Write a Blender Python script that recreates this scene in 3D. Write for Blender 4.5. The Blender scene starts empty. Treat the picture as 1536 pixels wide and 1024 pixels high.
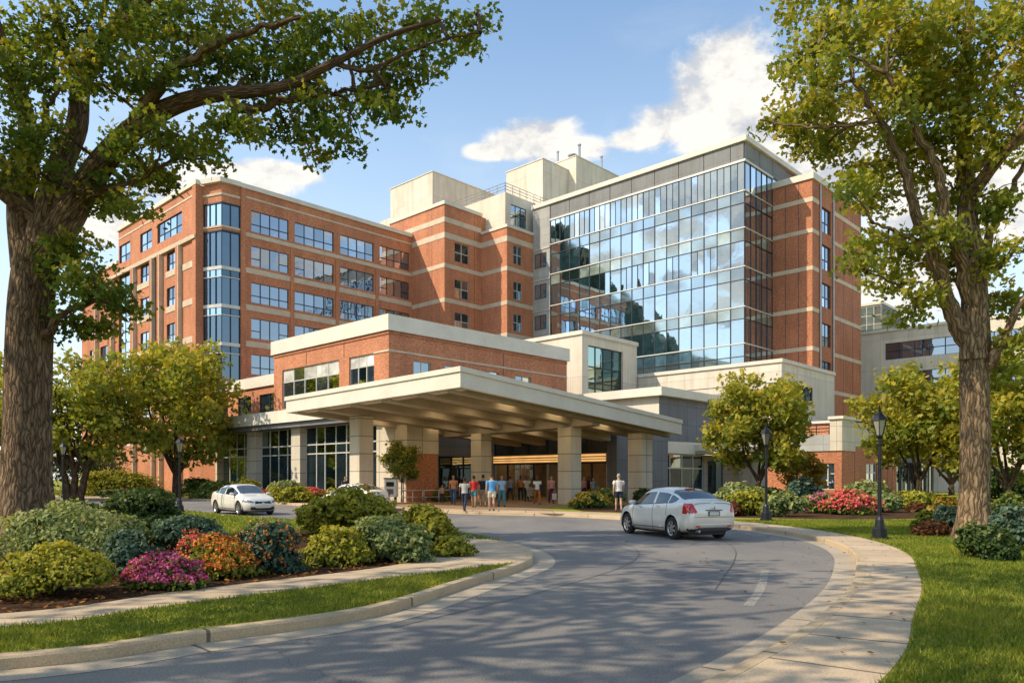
import bpy, bmesh, math, random
import numpy as np
from mathutils import Vector, Matrix
from mathutils.geometry import tessellate_polygon
random.seed(7)
RNG = np.random.default_rng(11)
scene = bpy.context.scene
COL = scene.collection
R = math.radians

# ------------------------------------------------------------------ camera
# eye 1.75 m above the road, level camera with a raised lens shift
EYE = 1.75
cam_d = bpy.data.cameras.new('camera')
cam = bpy.data.objects.new('camera', cam_d)
COL.objects.link(cam)
cam.location = (0, 0, EYE)
cam.rotation_euler = (R(90), 0, 0)
cam_d.sensor_width = 36
cam_d.lens = 36 * 1138 / 1536
cam_d.shift_y = (718 - 512) / 1536
cam_d.clip_start = 0.1
cam_d.clip_end = 5000
scene.camera = cam
scene.view_settings.view_transform = 'Standard'
scene.view_settings.look = 'None'
scene.view_settings.exposure = 0
scene.cycles.max_bounces = 5; scene.cycles.diffuse_bounces = 2; scene.cycles.glossy_bounces = 3; scene.cycles.transmission_bounces = 2; scene.cycles.transparent_max_bounces = 6
scene.cycles.caustics_reflective = False; scene.cycles.caustics_refractive = False

def at(px, py, Y=None, z=0.0):
    """survey of the photograph: a sighting at a known distance (or on the ground) as a point of the site"""
    if Y is None:
        Y = 1138 * (EYE - z) / (py - 718)
        return Vector(((px - 768) / 1138 * Y, Y, z))
    return Vector(((px - 768) / 1138 * Y, Y, EYE + (718 - py) / 1138 * Y))

# ------------------------------------------------------------------ node helpers
def new_mat(name):
    m = bpy.data.materials.new(name)
    m.use_nodes = True
    nt = m.node_tree
    b = nt.nodes['Principled BSDF']
    return m, nt, b

def N(nt, typ, **kw):
    n = nt.nodes.new(typ)
    for k, v in kw.items():
        if k == 'inp':
            for i, x in v.items():
                n.inputs[i].default_value = x
        else:
            setattr(n, k, v)
    return n

def mixcol(nt, fac, a, b, blend='MIX'):
    n = nt.nodes.new('ShaderNodeMix')
    n.data_type = 'RGBA'; n.blend_type = blend
    for sock, v in ((n.inputs[0], fac), (n.inputs[6], a), (n.inputs[7], b)):
        if hasattr(v, 'is_output') or isinstance(v, bpy.types.NodeSocket):
            nt.links.new(v, sock)
        else:
            sock.default_value = v if not isinstance(v, tuple) or len(v) == 4 else (*v, 1)
    return n.outputs[2]

def math_n(nt, op, a, b=None, c=None, clamp=False):
    n = nt.nodes.new('ShaderNodeMath'); n.operation = op; n.use_clamp = clamp
    for i, v in enumerate((a, b, c)):
        if v is None: continue
        if isinstance(v, bpy.types.NodeSocket): nt.links.new(v, n.inputs[i])
        else: n.inputs[i].default_value = v
    return n.outputs[0]

def ramp(nt, fac, stops):
    n = nt.nodes.new('ShaderNodeValToRGB')
    cr = n.color_ramp
    while len(cr.elements) > 1: cr.elements.remove(cr.elements[-1])
    cr.elements[0].position = stops[0][0]; cr.elements[0].color = (*stops[0][1], 1)
    for p, c in stops[1:]:
        e = cr.elements.new(p); e.color = (*c, 1)
    nt.links.new(fac, n.inputs[0])
    return n.outputs[0]

def noise(nt, vec, scale, detail=4, rough=.55):
    n = N(nt, 'ShaderNodeTexNoise', inp={'Scale': scale, 'Detail': detail, 'Roughness': rough})
    if vec is not None: nt.links.new(vec, n.inputs['Vector'])
    return n.outputs['Fac']

def coords(nt, kind='UV'):
    return nt.nodes.new('ShaderNodeTexCoord').outputs[kind]

def scaled(nt, vec, s):
    n = nt.nodes.new('ShaderNodeMapping'); n.inputs['Scale'].default_value = s
    nt.links.new(vec, n.inputs['Vector'])
    return n.outputs[0]

def bump(nt, bsdf, h, strength, dist=.02):
    n = N(nt, 'ShaderNodeBump', inp={'Strength': strength, 'Distance': dist})
    nt.links.new(h, n.inputs['Height']); nt.links.new(n.outputs[0], bsdf.inputs['Normal'])

M = {}
def plain(name, col, rough=.6, metal=0, var=.15, scale=1.5, grain=.0, gscale=40, bmp=0, coat=0, spec=.5):
    m, nt, b = new_mat(name)
    v = coords(nt, 'Object')
    f = noise(nt, v, scale, 5, .6)
    lo = tuple(c * (1 - var) for c in col); hi = tuple(min(1, c * (1 + var)) for c in col)
    c = ramp(nt, f, [(.3, lo), (.7, hi)])
    if grain:
        g = noise(nt, v, gscale, 2, .7)
        c = mixcol(nt, grain, c, ramp(nt, g, [(.35, (0, 0, 0)), (.65, (1, 1, 1))]), 'OVERLAY')
        if bmp: bump(nt, b, g, bmp)
    nt.links.new(c, b.inputs['Base Color'])
    b.inputs['Roughness'].default_value = rough
    b.inputs['Metallic'].default_value = metal
    b.inputs['Specular IOR Level'].default_value = spec
    if coat: b.inputs['Coat Weight'].default_value = coat; b.inputs['Coat Roughness'].default_value = .05
    M[name] = m
    return m

def brick_mat(name, c1, c2, mortar, dark=.8):
    m, nt, b = new_mat(name)
    uv = coords(nt)
    br = N(nt, 'ShaderNodeTexBrick', inp={'Scale': 1.0, 'Mortar Size': .006, 'Brick Width': .24, 'Row Height': .085, 'Color1': (*c1, 1), 'Color2': (*c2, 1), 'Mortar': (*mortar, 1), 'Bias': 0.0})
    nt.links.new(uv, br.inputs['Vector'])
    f = noise(nt, uv, .22, 5, .65)
    c = mixcol(nt, 1.0, br.outputs['Color'], ramp(nt, f, [(.3, (dark, dark * .96, dark * .93)), (.72, (1.12, 1.1, 1.08))]), 'MULTIPLY')
    sp = noise(nt, scaled(nt, uv, (5, 13, 1)), 1.0, 2, .5)           # single bricks burnt darker or paler
    c = mixcol(nt, .55, c, ramp(nt, sp, [(.3, (.15, .15, .15)), (.5, (.5, .5, .5)), (.7, (.78, .78, .78))]), 'OVERLAY')
    st = noise(nt, scaled(nt, uv, (.9, .1, 1)), 1.0, 4, .6)          # rain streaks
    c = mixcol(nt, .35, c, ramp(nt, st, [(.35, (.55, .5, .48)), (.55, (1, 1, 1))]), 'MULTIPLY')
    cour = N(nt, 'ShaderNodeTexWave', wave_type='BANDS', bands_direction='Y', inp={'Scale': .5, 'Distortion': .0})
    nt.links.new(uv, cour.inputs[0])
    nt.links.new(c, b.inputs['Base Color'])
    b.inputs['Roughness'].default_value = .85
    bump(nt, b, br.outputs['Fac'], -.25, .01)
    M[name] = m

def panel_mat(name, col, pw, ph, joint=.5, var=.12, jw=.02):
    """cast stone or metal panels with thin dark joints and streaks"""
    m, nt, b = new_mat(name)
    uv = coords(nt)
    br = N(nt, 'ShaderNodeTexBrick', offset=0.0, inp={'Scale': 1.0, 'Mortar Size': jw, 'Mortar Smooth': .2, 'Brick Width': pw, 'Row Height': ph, 'Color1': (*[c * 1.05 for c in col], 1), 'Color2': (*[c * .93 for c in col], 1), 'Mortar': (*[c * joint for c in col], 1)})
    nt.links.new(uv, br.inputs['Vector'])
    f = noise(nt, uv, .35, 6, .65)
    c = mixcol(nt, 1, br.outputs['Color'], ramp(nt, f, [(.3, (1 - var,) * 3), (.7, (1.06,) * 3)]), 'MULTIPLY')
    st = noise(nt, scaled(nt, uv, (1.6, .12, 1)), 1, 5, .6)
    c = mixcol(nt, .35, c, ramp(nt, st, [(.34, (.62, .58, .52)), (.56, (1, 1, 1))]), 'MULTIPLY')
    g = noise(nt, uv, 14, 3, .7)
    c = mixcol(nt, .25, c, ramp(nt, g, [(.3, (.2,) * 3), (.7, (.8,) * 3)]), 'OVERLAY')
    nt.links.new(c, b.inputs['Base Color'])
    b.inputs['Roughness'].default_value = .8
    bump(nt, b, g, .12, .01)
    M[name] = m

def glass_mat(name, dark, tint, refl, rough=.015, warp=.0, blind=None):
    """window glass seen by day: dim room behind, mirror of sky and neighbours in front"""
    m, nt, b = new_mat(name)
    nt.nodes.remove(b)
    out = nt.nodes['Material Output']
    oi = nt.nodes.new('ShaderNodeObjectInfo').outputs['Random']
    uv = coords(nt)
    geo = nt.nodes.new('ShaderNodeNewGeometry')
    rpi = geo.outputs['Random Per Island']
    df = nt.nodes.new('ShaderNodeBsdfDiffuse')
    k = math_n(nt, 'ADD', math_n(nt, 'MULTIPLY', rpi, .7), math_n(nt, 'MULTIPLY', oi, .5))
    base = ramp(nt, k, [(.1, tuple(c * .5 for c in dark)), (.65, dark), (1.0, tuple(min(1, c * 1.9) for c in dark))])
    inner = noise(nt, coords(nt, 'Object'), .9, 3, .6)
    base = mixcol(nt, .6, base, ramp(nt, inner, [(.35, (.25, .25, .25)), (.7, (1.25, 1.25, 1.25))]), 'MULTIPLY')
    nt.links.new(base, df.inputs['Color'])
    gl = nt.nodes.new('ShaderNodeBsdfGlossy'); gl.inputs['Roughness'].default_value = rough
    gl.inputs['Color'].default_value = (*tint, 1)
    if warp:
        bp = N(nt, 'ShaderNodeBump', inp={'Strength': warp, 'Distance': .05})
        nt.links.new(noise(nt, coords(nt, 'Object'), .55, 2, .5), bp.inputs['Height'])
        nt.links.new(bp.outputs[0], gl.inputs['Normal'])
    fr = N(nt, 'ShaderNodeFresnel', inp={'IOR': 1.55})
    fac = math_n(nt, 'ADD', math_n(nt, 'MULTIPLY', fr.outputs[0], .9), refl, clamp=True)
    fac = math_n(nt, 'ADD', fac, math_n(nt, 'MULTIPLY', math_n(nt, 'SUBTRACT', rpi, .5), .07), clamp=True)
    mx = nt.nodes.new('ShaderNodeMixShader')
    nt.links.new(fac, mx.inputs[0]); nt.links.new(df.outputs[0], mx.inputs[1]); nt.links.new(gl.outputs[0], mx.inputs[2])
    nt.links.new(mx.outputs[0], out.inputs[0])
    M[name] = m

def emit_mat(name, col, s):
    m, nt, b = new_mat(name)
    v = noise(nt, coords(nt, 'Object'), 1.2, 2)
    b.inputs['Base Color'].default_value = (.8, .7, .5, 1)
    nt.links.new(ramp(nt, v, [(.3, tuple(c * .7 for c in col)), (.7, col)]), b.inputs['Emission Color'])
    b.inputs['Emission Strength'].default_value = s
    M[name] = m

def leaf_mat(name, stops, trans=.35):
    m, nt, b = new_mat(name)
    nt.nodes.remove(b)
    out = nt.nodes['Material Output']
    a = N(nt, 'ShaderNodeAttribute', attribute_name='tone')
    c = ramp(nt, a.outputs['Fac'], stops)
    df = nt.nodes.new('ShaderNodeBsdfDiffuse'); tr = nt.nodes.new('ShaderNodeBsdfTranslucent')
    nt.links.new(c, df.inputs[0])
    nt.links.new(mixcol(nt, 1, c, (1.25, 1.2, .6), 'MULTIPLY'), tr.inputs[0])
    mx = N(nt, 'ShaderNodeMixShader', inp={0: trans})
    nt.links.new(df.outputs[0], mx.inputs[1]); nt.links.new(tr.outputs[0], mx.inputs[2])
    gl = N(nt, 'ShaderNodeBsdfGlossy', inp={'Roughness': .5, 'Color': (.5, .5, .4, 1)})
    m2 = N(nt, 'ShaderNodeMixShader', inp={0: .03})
    nt.links.new(mx.outputs[0], m2.inputs[1]); nt.links.new(gl.outputs[0], m2.inputs[2])
    nt.links.new(m2.outputs[0], out.inputs[0])
    M[name] = m

# ------------------------------------------------------------------ materials
brick_mat('brick', (.64, .235, .098), (.50, .16, .064), (.60, .42, .30), .8)
brick_mat('brick_deep', (.56, .19, .078), (.43, .13, .05), (.54, .37, .26), .76)
panel_mat('cast_stone', (.66, .57, .44), 1.6, 1.15, .55)
panel_mat('white_panel', (.74, .66, .53), 3.4, 4.0, .62)
panel_mat('column_stone', (.66, .58, .45), 8, 1.12, .4, jw=.03)
panel_mat('grey_panel', (.19, .195, .21), 1.5, 1.6, .5)
panel_mat('pale_grey_panel', (.42, .41, .38), 2.2, 1.1, .6)
panel_mat('metal_panel', (.24, .24, .235), 1.75, 2.6, .6)
plain('stone_band', (.62, .5, .36), .85, var=.14, scale=.8, grain=.25, gscale=18)
plain('coping', (.72, .66, .55), .7, var=.1, scale=.6, grain=.15, gscale=20)
plain('canopy_white', (.75, .69, .57), .7, var=.09, scale=.5, grain=.2, gscale=22, bmp=.08)
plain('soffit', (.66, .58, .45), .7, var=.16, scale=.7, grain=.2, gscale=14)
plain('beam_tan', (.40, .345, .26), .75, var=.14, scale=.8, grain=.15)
plain('roof_gravel', (.3, .28, .25), .95, var=.2, grain=.3)
plain('frame_dark', (.035, .042, .05), .45, .3, var=.2)
plain('frame_pale', (.62, .6, .54), .5, .2, var=.1)
plain('black_iron', (.018, .02, .024), .42, .4, var=.3, scale=8)
plain('steel', (.42, .42, .41), .4, .7, var=.15)
plain('pale_metal', (.55, .54, .5), .5, .4, var=.12)
glass_mat('glass_punched', (.03, .045, .065), (.62, .72, .84), .38, warp=.25)
glass_mat('glass_curtain', (.03, .07, .085), (.76, .87, .94), .56, warp=.10)
glass_mat('glass_spandrel_blue', (.09, .17, .22), (.72, .84, .92), .48, rough=.04)
glass_mat('glass_bay', (.02, .05, .08), (.5, .64, .78), .24, warp=.2)
glass_mat('glass_bay_spandrel', (.03, .08, .13), (.45, .6, .75), .16, rough=.05)
glass_mat('glass_spandrel_green', (.25, .30, .25), (.72, .82, .84), .40, rough=.05)
glass_mat('glass_lobby', (.018, .03, .034), (.36, .46, .48), .05, warp=.3)
glass_mat('glass_clerestory', (.10, .105, .09), (.5, .55, .55), .08)
glass_mat('glass_blind', (.85, .83, .76), (.7, .75, .8), .06, rough=.1)
glass_mat('glass_dark_green', (.03, .05, .035), (.38, .50, .46), .22, warp=.15)
glass_mat('glass_lamp', (.35, .33, .28), (.8, .8, .75), .25, rough=.1)
emit_mat('warm_light', (1.0, .74, .42), 3.2)
emit_mat('gold_strip', (1.0, .50, .15), 1.1)
plain('interior', (.27, .195, .12), .8, var=.3)

def entry_glass():
    m, nt, b = new_mat('entry_glass')
    nt.nodes.remove(b)
    out = nt.nodes['Material Output']
    tr = N(nt, 'ShaderNodeBsdfTransparent', inp={0: (.82, .79, .70, 1)})
    gl = N(nt, 'ShaderNodeBsdfGlossy', inp={'Roughness': .02, 'Color': (.7, .75, .78, 1)})
    fr = N(nt, 'ShaderNodeFresnel', inp={'IOR': 1.5})
    fac = math_n(nt, 'ADD', fr.outputs[0], .08)
    mx = nt.nodes.new('ShaderNodeMixShader')
    nt.links.new(fac, mx.inputs[0]); nt.links.new(tr.outputs[0], mx.inputs[1]); nt.links.new(gl.outputs[0], mx.inputs[2])
    nt.links.new(mx.outputs[0], out.inputs[0])
    M['entry_glass'] = m
entry_glass()

def asphalt():
    m, nt, b = new_mat('asphalt')
    v = coords(nt, 'Object')
    big = noise(nt, scaled(nt, v, (.35, .12, 1)), 1, 6, .6)
    c = ramp(nt, big, [(.3, (.135, .126, .122)), (.55, (.21, .19, .165)), (.75, (.285, .25, .205))])
    fine = noise(nt, v, 55, 3, .75)
    c = mixcol(nt, .8, c, ramp(nt, fine, [(.3, (.12,) * 3), (.7, (.86,) * 3)]), 'OVERLAY')
    agg = noise(nt, v, 130, 1, .5)
    c = mixcol(nt, math_n(nt, 'GREATER_THAN', agg, .68), c, (.40, .37, .33))
    vor = N(nt, 'ShaderNodeTexVoronoi', feature='DISTANCE_TO_EDGE', inp={'Scale': .16})
    wv = N(nt, 'ShaderNodeVectorMath', operation='ADD')
    nz = N(nt, 'ShaderNodeTexNoise', inp={'Scale': .9, 'Detail': 4}); nt.links.new(v, nz.inputs['Vector'])
    nt.links.new(v, wv.inputs[0]); nt.links.new(nz.outputs['Color'], wv.inputs[1]); nt.links.new(wv.outputs[0], vor.inputs['Vector'])
    crack = math_n(nt, 'LESS_THAN', vor.outputs['Distance'], .0016)
    c = mixcol(nt, math_n(nt, 'MULTIPLY', crack, .3), c, (.02, .02, .022))
    nt.links.new(c, b.inputs['Base Color'])
    b.inputs['Roughness'].default_value = .85
    bump(nt, b, fine, .35, .012)
    M['asphalt'] = m
asphalt()

def walk(name, col, step, cross=0):
    """concrete laid in bays: u runs along the path in metres"""
    m, nt, b = new_mat(name)
    uv = coords(nt)
    sx = nt.nodes.new('ShaderNodeSeparateXYZ'); nt.links.new(uv, sx.inputs[0])
    fx = math_n(nt, 'FRACT', math_n(nt, 'DIVIDE', sx.outputs[0], step))
    j = math_n(nt, 'LESS_THAN', math_n(nt, 'ABSOLUTE', math_n(nt, 'SUBTRACT', fx, .5)), .022 / step)
    bay = nt.nodes.new('ShaderNodeTexWhiteNoise'); bay.noise_dimensions = '1D'
    nt.links.new(math_n(nt, 'FLOOR', math_n(nt, 'ADD', math_n(nt, 'DIVIDE', sx.outputs[0], step), .5)), bay.inputs['W'])
    v = coords(nt, 'Object')
    f = noise(nt, v, .9, 6, .65)
    c = ramp(nt, f, [(.28, tuple(x * .78 for x in col)), (.5, col), (.75, tuple(x * 1.12 for x in col))])
    c = mixcol(nt, .5, c, ramp(nt, bay.outputs[0], [(0, (.82, .8, .78)), (1, (1.08, 1.08, 1.06))]), 'MULTIPLY')
    g = noise(nt, v, 60, 3, .7)
    c = mixcol(nt, .45, c, ramp(nt, g, [(.3, (.2,) * 3), (.7, (.8,) * 3)]), 'OVERLAY')
    c = mixcol(nt, math_n(nt, 'MULTIPLY', j, .8), c, (.06, .05, .04))
    nt.links.new(c, b.inputs['Base Color']); b.inputs['Roughness'].default_value = .9
    bump(nt, b, g, .25, .008)
    M[name] = m
walk('concrete_walk', (.53, .40, .26), 1.35)
walk('concrete_kerb', (.50, .375, .23), 3.0)
walk('concrete_gutter', (.44, .36, .26), 3.0)
brick_mat('pavers', (.36, .24, .14), (.28, .18, .10), (.22, .16, .10))

def ground_cover(name, cols, s1, s2, stretch=(1, 1, 1), b_=.6):
    m, nt, b = new_mat(name)
    v = scaled(nt, coords(nt, 'Object'), stretch)
    f = noise(nt, v, s1, 6, .7)
    c = ramp(nt, f, [(.28, cols[0]), (.5, cols[1]), (.72, cols[2])])
    g = noise(nt, v, s2, 4, .75)
    c = mixcol(nt, .75, c, ramp(nt, g, [(.3, (.1,) * 3), (.7, (.9,) * 3)]), 'OVERLAY')
    nt.links.new(c, b.inputs['Base Color']); b.inputs['Roughness'].default_value = .95
    b.inputs['Specular IOR Level'].default_value = .15
    bump(nt, b, g, b_, .06)
    M[name] = m
ground_cover('lawn', [(.15, .17, .024), (.27, .265, .036), (.38, .32, .05)], .35, 16)
ground_cover('mulch', [(.035, .018, .01), (.085, .042, .02), (.16, .085, .035)], 2.2, 24, b_=1)

leaf_mat('oak_leaf', [(0, (0.063, 0.116, 0.025)), (.4, (0.152, 0.217, 0.035)), (.72, (0.260, 0.277, 0.038)), (1, (0.441, 0.362, 0.053))], 0.45)
leaf_mat('linden_leaf', [(0, (0.116, 0.168, 0.029)), (.35, (0.246, 0.283, 0.039)), (.7, (0.389, 0.360, 0.045)), (1, (0.546, 0.420, 0.053))], 0.45)
leaf_mat('bush_green', [(0, (0.046, 0.101, 0.025)), (.4, (0.160, 0.225, 0.046)), (.75, (0.319, 0.325, 0.065)), (1, (0.483, 0.420, 0.089))], 0.35)
leaf_mat('bush_yellow', [(0, (0.084, 0.122, 0.021)), (.35, (0.261, 0.275, 0.035)), (.7, (0.448, 0.395, 0.042)), (1, (0.609, 0.473, 0.058))], 0.35)
leaf_mat('bush_dark', [(0, (0.023, 0.053, 0.017)), (.5, (0.068, 0.112, 0.030)), (.85, (0.124, 0.163, 0.042)), (1, (0.192, 0.204, 0.054))], 0.35)
leaf_mat('bush_blue', [(0, (0.032, 0.076, 0.055)), (.45, (0.087, 0.152, 0.109)), (.8, (0.177, 0.236, 0.142)), (1, (0.263, 0.294, 0.168))], 0.35)
leaf_mat('bush_sage', [(0, (0.074, 0.126, 0.053)), (.4, (0.217, 0.275, 0.102)), (.8, (0.401, 0.407, 0.153)), (1, (0.525, 0.478, 0.189))], 0.35)
leaf_mat('bush_rust', [(0, (0.057, 0.023, 0.011)), (.5, (0.162, 0.061, 0.024)), (1, (0.308, 0.132, 0.033))], 0.35)
leaf_mat('bush_gold', [(0, (0.114, 0.085, 0.015)), (.4, (0.270, 0.176, 0.020)), (1, (0.528, 0.330, 0.033))], 0.35)
leaf_mat('grass_blade', [(0, (0.104, 0.162, 0.019)), (.5, (0.230, 0.270, 0.032)), (1, (0.418, 0.363, 0.055))], 0.35)
leaf_mat('litter', [(0, (.05, .022, .01)), (.5, (.20, .085, .025)), (1, (.42, .18, .04))], .1)
leaf_mat('bloom_pink', [(0, (.32, .03, .10)), (.5, (.62, .08, .24)), (1, (.78, .22, .42))], .25)
leaf_mat('bloom_orange', [(0, (.45, .07, .02)), (.5, (.78, .22, .04)), (1, (.85, .40, .10))], .25)
leaf_mat('bloom_coral', [(0, (.42, .03, .04)), (.5, (.75, .10, .10)), (1, (.82, .28, .22))], .25)
leaf_mat('bloom_yellow', [(0, (.5, .25, .02)), (.5, (.8, .5, .05)), (1, (.85, .65, .15))], .25)

def bark(name, c0, c1):
    m, nt, b = new_mat(name)
    uv = coords(nt)
    v = N(nt, 'ShaderNodeTexVoronoi', feature='DISTANCE_TO_EDGE', inp={'Scale': 1})
    nz = N(nt, 'ShaderNodeTexNoise', inp={'Scale': 3.0, 'Detail': 4})
    nt.links.new(uv, nz.inputs['Vector'])
    add = N(nt, 'ShaderNodeVectorMath', operation='MULTIPLY_ADD'); add.inputs[1].default_value = (.22, .5, .2)
    nt.links.new(nz.outputs['Color'], add.inputs[0]); nt.links.new(uv, add.inputs[2])
    nt.links.new(scaled(nt, add.outputs[0], (11, 2.0, 1)), v.inputs['Vector'])
    f = noise(nt, scaled(nt, uv, (5, 1.6, 1)), 1.6, 6, .7)
    c = ramp(nt, f, [(.3, c0), (.7, c1)])
    crack = ramp(nt, v.outputs['Distance'], [(.0, (.22,) * 3), (.08, (.6,) * 3), (.26, (1,) * 3)])
    c = mixcol(nt, 1, c, crack, 'MULTIPLY')
    nt.links.new(c, b.inputs['Base Color']); b.inputs['Roughness'].default_value = .95
    b.inputs['Specular IOR Level'].default_value = .1
    h = math_n(nt, 'ADD', math_n(nt, 'MINIMUM', v.outputs['Distance'], .3), math_n(nt, 'MULTIPLY', f, .12))
    bump(nt, b, h, .9, .10)
    M[name] = m
bark('oak_bark', (.12, .08, .05), (.38, .26, .155))
bark('pale_bark', (.18, .12, .075), (.52, .36, .205))
bark('young_bark', (.10, .065, .04), (.2, .14, .09))

ground_cover('reflection_hill_woods', [(.012, .022, .014), (.03, .048, .026), (.06, .085, .038)], .02, .16)
# ------------------------------------------------------------------ mesh helpers
class MB:
    """collects polygons and links them as ONE mesh object (box-projected UVs in metres)"""
    def __init__(s): s.v = []; s.f = []; s.uv = {}
    def add(s, vs, fs):
        o = len(s.v); s.v += [tuple(p) for p in vs]; s.f += [tuple(i + o for i in f) for f in fs]
        return s
    def box(s, x0, x1, y0, y1, z0, z1):
        if x0 > x1: x0, x1 = x1, x0
        if y0 > y1: y0, y1 = y1, y0
        return s.add([(x0,y0,z0),(x1,y0,z0),(x1,y1,z0),(x0,y1,z0),(x0,y0,z1),(x1,y0,z1),(x1,y1,z1),(x0,y1,z1)],
              [(0,3,2,1),(4,5,6,7),(0,1,5,4),(1,2,6,5),(2,3,7,6),(3,0,4,7)])
    def quad(s, *p): return s.add(p, [tuple(range(len(p)))])
    def prism(s, poly, z0, z1):
        n = len(poly)
        zz0 = z0 if hasattr(z0, '__len__') else [z0] * n
        zz1 = z1 if hasattr(z1, '__len__') else [z1] * n
        vs = [(p[0], p[1], a) for p, a in zip(poly, zz0)] + [(p[0], p[1], a) for p, a in zip(poly, zz1)]
        return s.add(vs, [tuple(range(n - 1, -1, -1)), tuple(range(n, 2 * n))] + [(i, (i + 1) % n, n + (i + 1) % n, n + i) for i in range(n)])
    def lathe(s, prof, c=(0, 0, 0), n=14):
        vs = []; fs = []
        for r, z in prof:
            vs += [(c[0] + r * math.cos(2 * math.pi * k / n), c[1] + r * math.sin(2 * math.pi * k / n), c[2] + z) for k in range(n)]
        for i in range(len(prof) - 1):
            fs += [(i * n + k, i * n + (k + 1) % n, (i + 1) * n + (k + 1) % n, (i + 1) * n + k) for k in range(n)]
        fs += [tuple(range(n - 1, -1, -1)), tuple((len(prof) - 1) * n + k for k in range(n))]
        return s.add(vs, fs)
    def tube(s, pts, rad, n=8, squash=1.0, cap=True):
        pts = [Vector(p) for p in pts]
        if not hasattr(rad, '__len__'): rad = [rad] * len(pts)
        vs = []; fs = []; up = None
        for i, p in enumerate(pts):
            d = (pts[min(i + 1, len(pts) - 1)] - pts[max(i - 1, 0)]).normalized()
            if up is None: up = d.orthogonal().normalized()
            up = (up - d * up.dot(d)).normalized(); w = d.cross(up)
            for k in range(n):
                a = 2 * math.pi * k / n
                vs.append(p + (up * math.cos(a) + w * math.sin(a) * squash) * rad[i])
        m = len(pts)
        for i in range(m - 1):
            fs += [(i * n + k, i * n + (k + 1) % n, (i + 1) * n + (k + 1) % n, (i + 1) * n + k) for k in range(n)]
        if cap: fs += [tuple(range(n - 1, -1, -1)), tuple((m - 1) * n + k for k in range(n))]
        return s.add(vs, fs)
    def mesh(s, name, mat, smooth=False, bevel=0):
        me = bpy.data.meshes.new(name)
        me.from_pydata(s.v, [], s.f)
        bm = bmesh.new(); bm.from_mesh(me)
        bmesh.ops.recalc_face_normals(bm, faces=bm.faces)
        if bevel:
            bmesh.ops.bevel(bm, geom=[e for e in bm.edges if len(e.link_faces) == 2 and e.calc_face_angle(0) > .6], offset=bevel, segments=2, profile=.7, affect='EDGES')
        uvl = bm.loops.layers.uv.new('UVMap')
        for f in bm.faces:
            n = f.normal; ax = max(range(3), key=lambda i: abs(n[i]))
            for l in f.loops:
                c = l.vert.co
                l[uvl].uv = (c.y, c.z) if ax == 0 else (c.x, c.z) if ax == 1 else (c.x, c.y)
            f.smooth = smooth
        bm.to_mesh(me); bm.free()
        me.materials.append(M[mat])
        return me
    def build(s, name, mat, parent=None, smooth=False, bevel=0, loc=None):
        o = bpy.data.objects.new(name, s.mesh(name, mat, smooth, bevel)); COL.objects.link(o)
        if parent: o.parent = parent
        if loc is not None: o.location = loc
        return o

def tag(o, label=None, cat=None, group=None, kind=None):
    if label: o['label'] = label
    if cat: o['category'] = cat
    if group: o['group'] = group
    if kind: o['kind'] = kind
    return o

def empty(name, loc, rz=0, label=None, cat=None, group=None):
    o = bpy.data.objects.new(name, None); COL.objects.link(o)
    o.empty_display_size = .3
    o.location = loc; o.rotation_euler = (0, 0, rz)
    return tag(o, label, cat, group)

def link_mesh(name, me, parent=None, loc=(0, 0, 0), rz=0, scale=None):
    o = bpy.data.objects.new(name, me); COL.objects.link(o); o.parent = parent
    o.location = loc; o.rotation_euler = (0, 0, rz)
    if scale: o.scale = scale
    return o

def copy_tree(o, parent=None):
    c = o.copy(); COL.objects.link(c); c.parent = parent
    for ch in list(o.children): copy_tree(ch, c)
    return c

def np_mesh(name, verts, sizes_faces, mat, tone=None):
    """fast mesh: verts (n,3); sizes_faces = (loop vertex indices, corners per face)"""
    loops, k = sizes_faces
    me = bpy.data.meshes.new(name)
    me.vertices.add(len(verts)); me.vertices.foreach_set('co', np.ascontiguousarray(verts, dtype=np.float32).ravel())
    me.loops.add(len(loops)); me.loops.foreach_set('vertex_index', np.ascontiguousarray(loops, dtype=np.int32))
    nf = len(loops) // k
    me.polygons.add(nf)
    me.polygons.foreach_set('loop_start', np.arange(0, nf * k, k, dtype=np.int32))
    me.polygons.foreach_set('loop_total', np.full(nf, k, dtype=np.int32))
    if tone is not None:
        at_ = me.attributes.new('tone', 'FLOAT', 'POINT'); at_.data.foreach_set('value', np.ascontiguousarray(tone, dtype=np.float32))
    me.update(calc_edges=True)
    me.materials.append(M[mat])
    return me

# ------------------------------------------------------------------ the hospital's own grid
# x' runs along the street fronts to the right, y' into the site; turned 43.5 degrees from the camera
GRID_O = Vector((-2.57, 38.0, 0)); GRID_A = math.atan2(-.689, .725)
def G(x, y, z=0):
    c, s_ = math.cos(GRID_A), math.sin(GRID_A)
    return Vector((GRID_O.x + c * x - s_ * y, GRID_O.y + s_ * x + c * y, z))

PANES = {}
class Bldg:
    def __init__(s, name, ox, oy, label, cat='building', group=None):
        s.o = (ox, oy); s.root = empty(name, G(ox, oy), GRID_A, label, cat, group)
    def shift(s, mb):
        mb.v = [(x - s.o[0], y - s.o[1], z) for x, y, z in mb.v]; return mb
    def part(s, name, mb, mat, parent=None, **k):
        # box-projected UVs come from the grid coordinates, so courses run on between parts
        return s.shift(mb).build(name, mat, parent or s.root, **k)
    def box(s, name, x0, x1, y0, y1, z0, z1, mat, parent=None, **k):
        return s.part(name, MB().box(x0, x1, y0, y1, z0, z1), mat, parent, **k)

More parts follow.
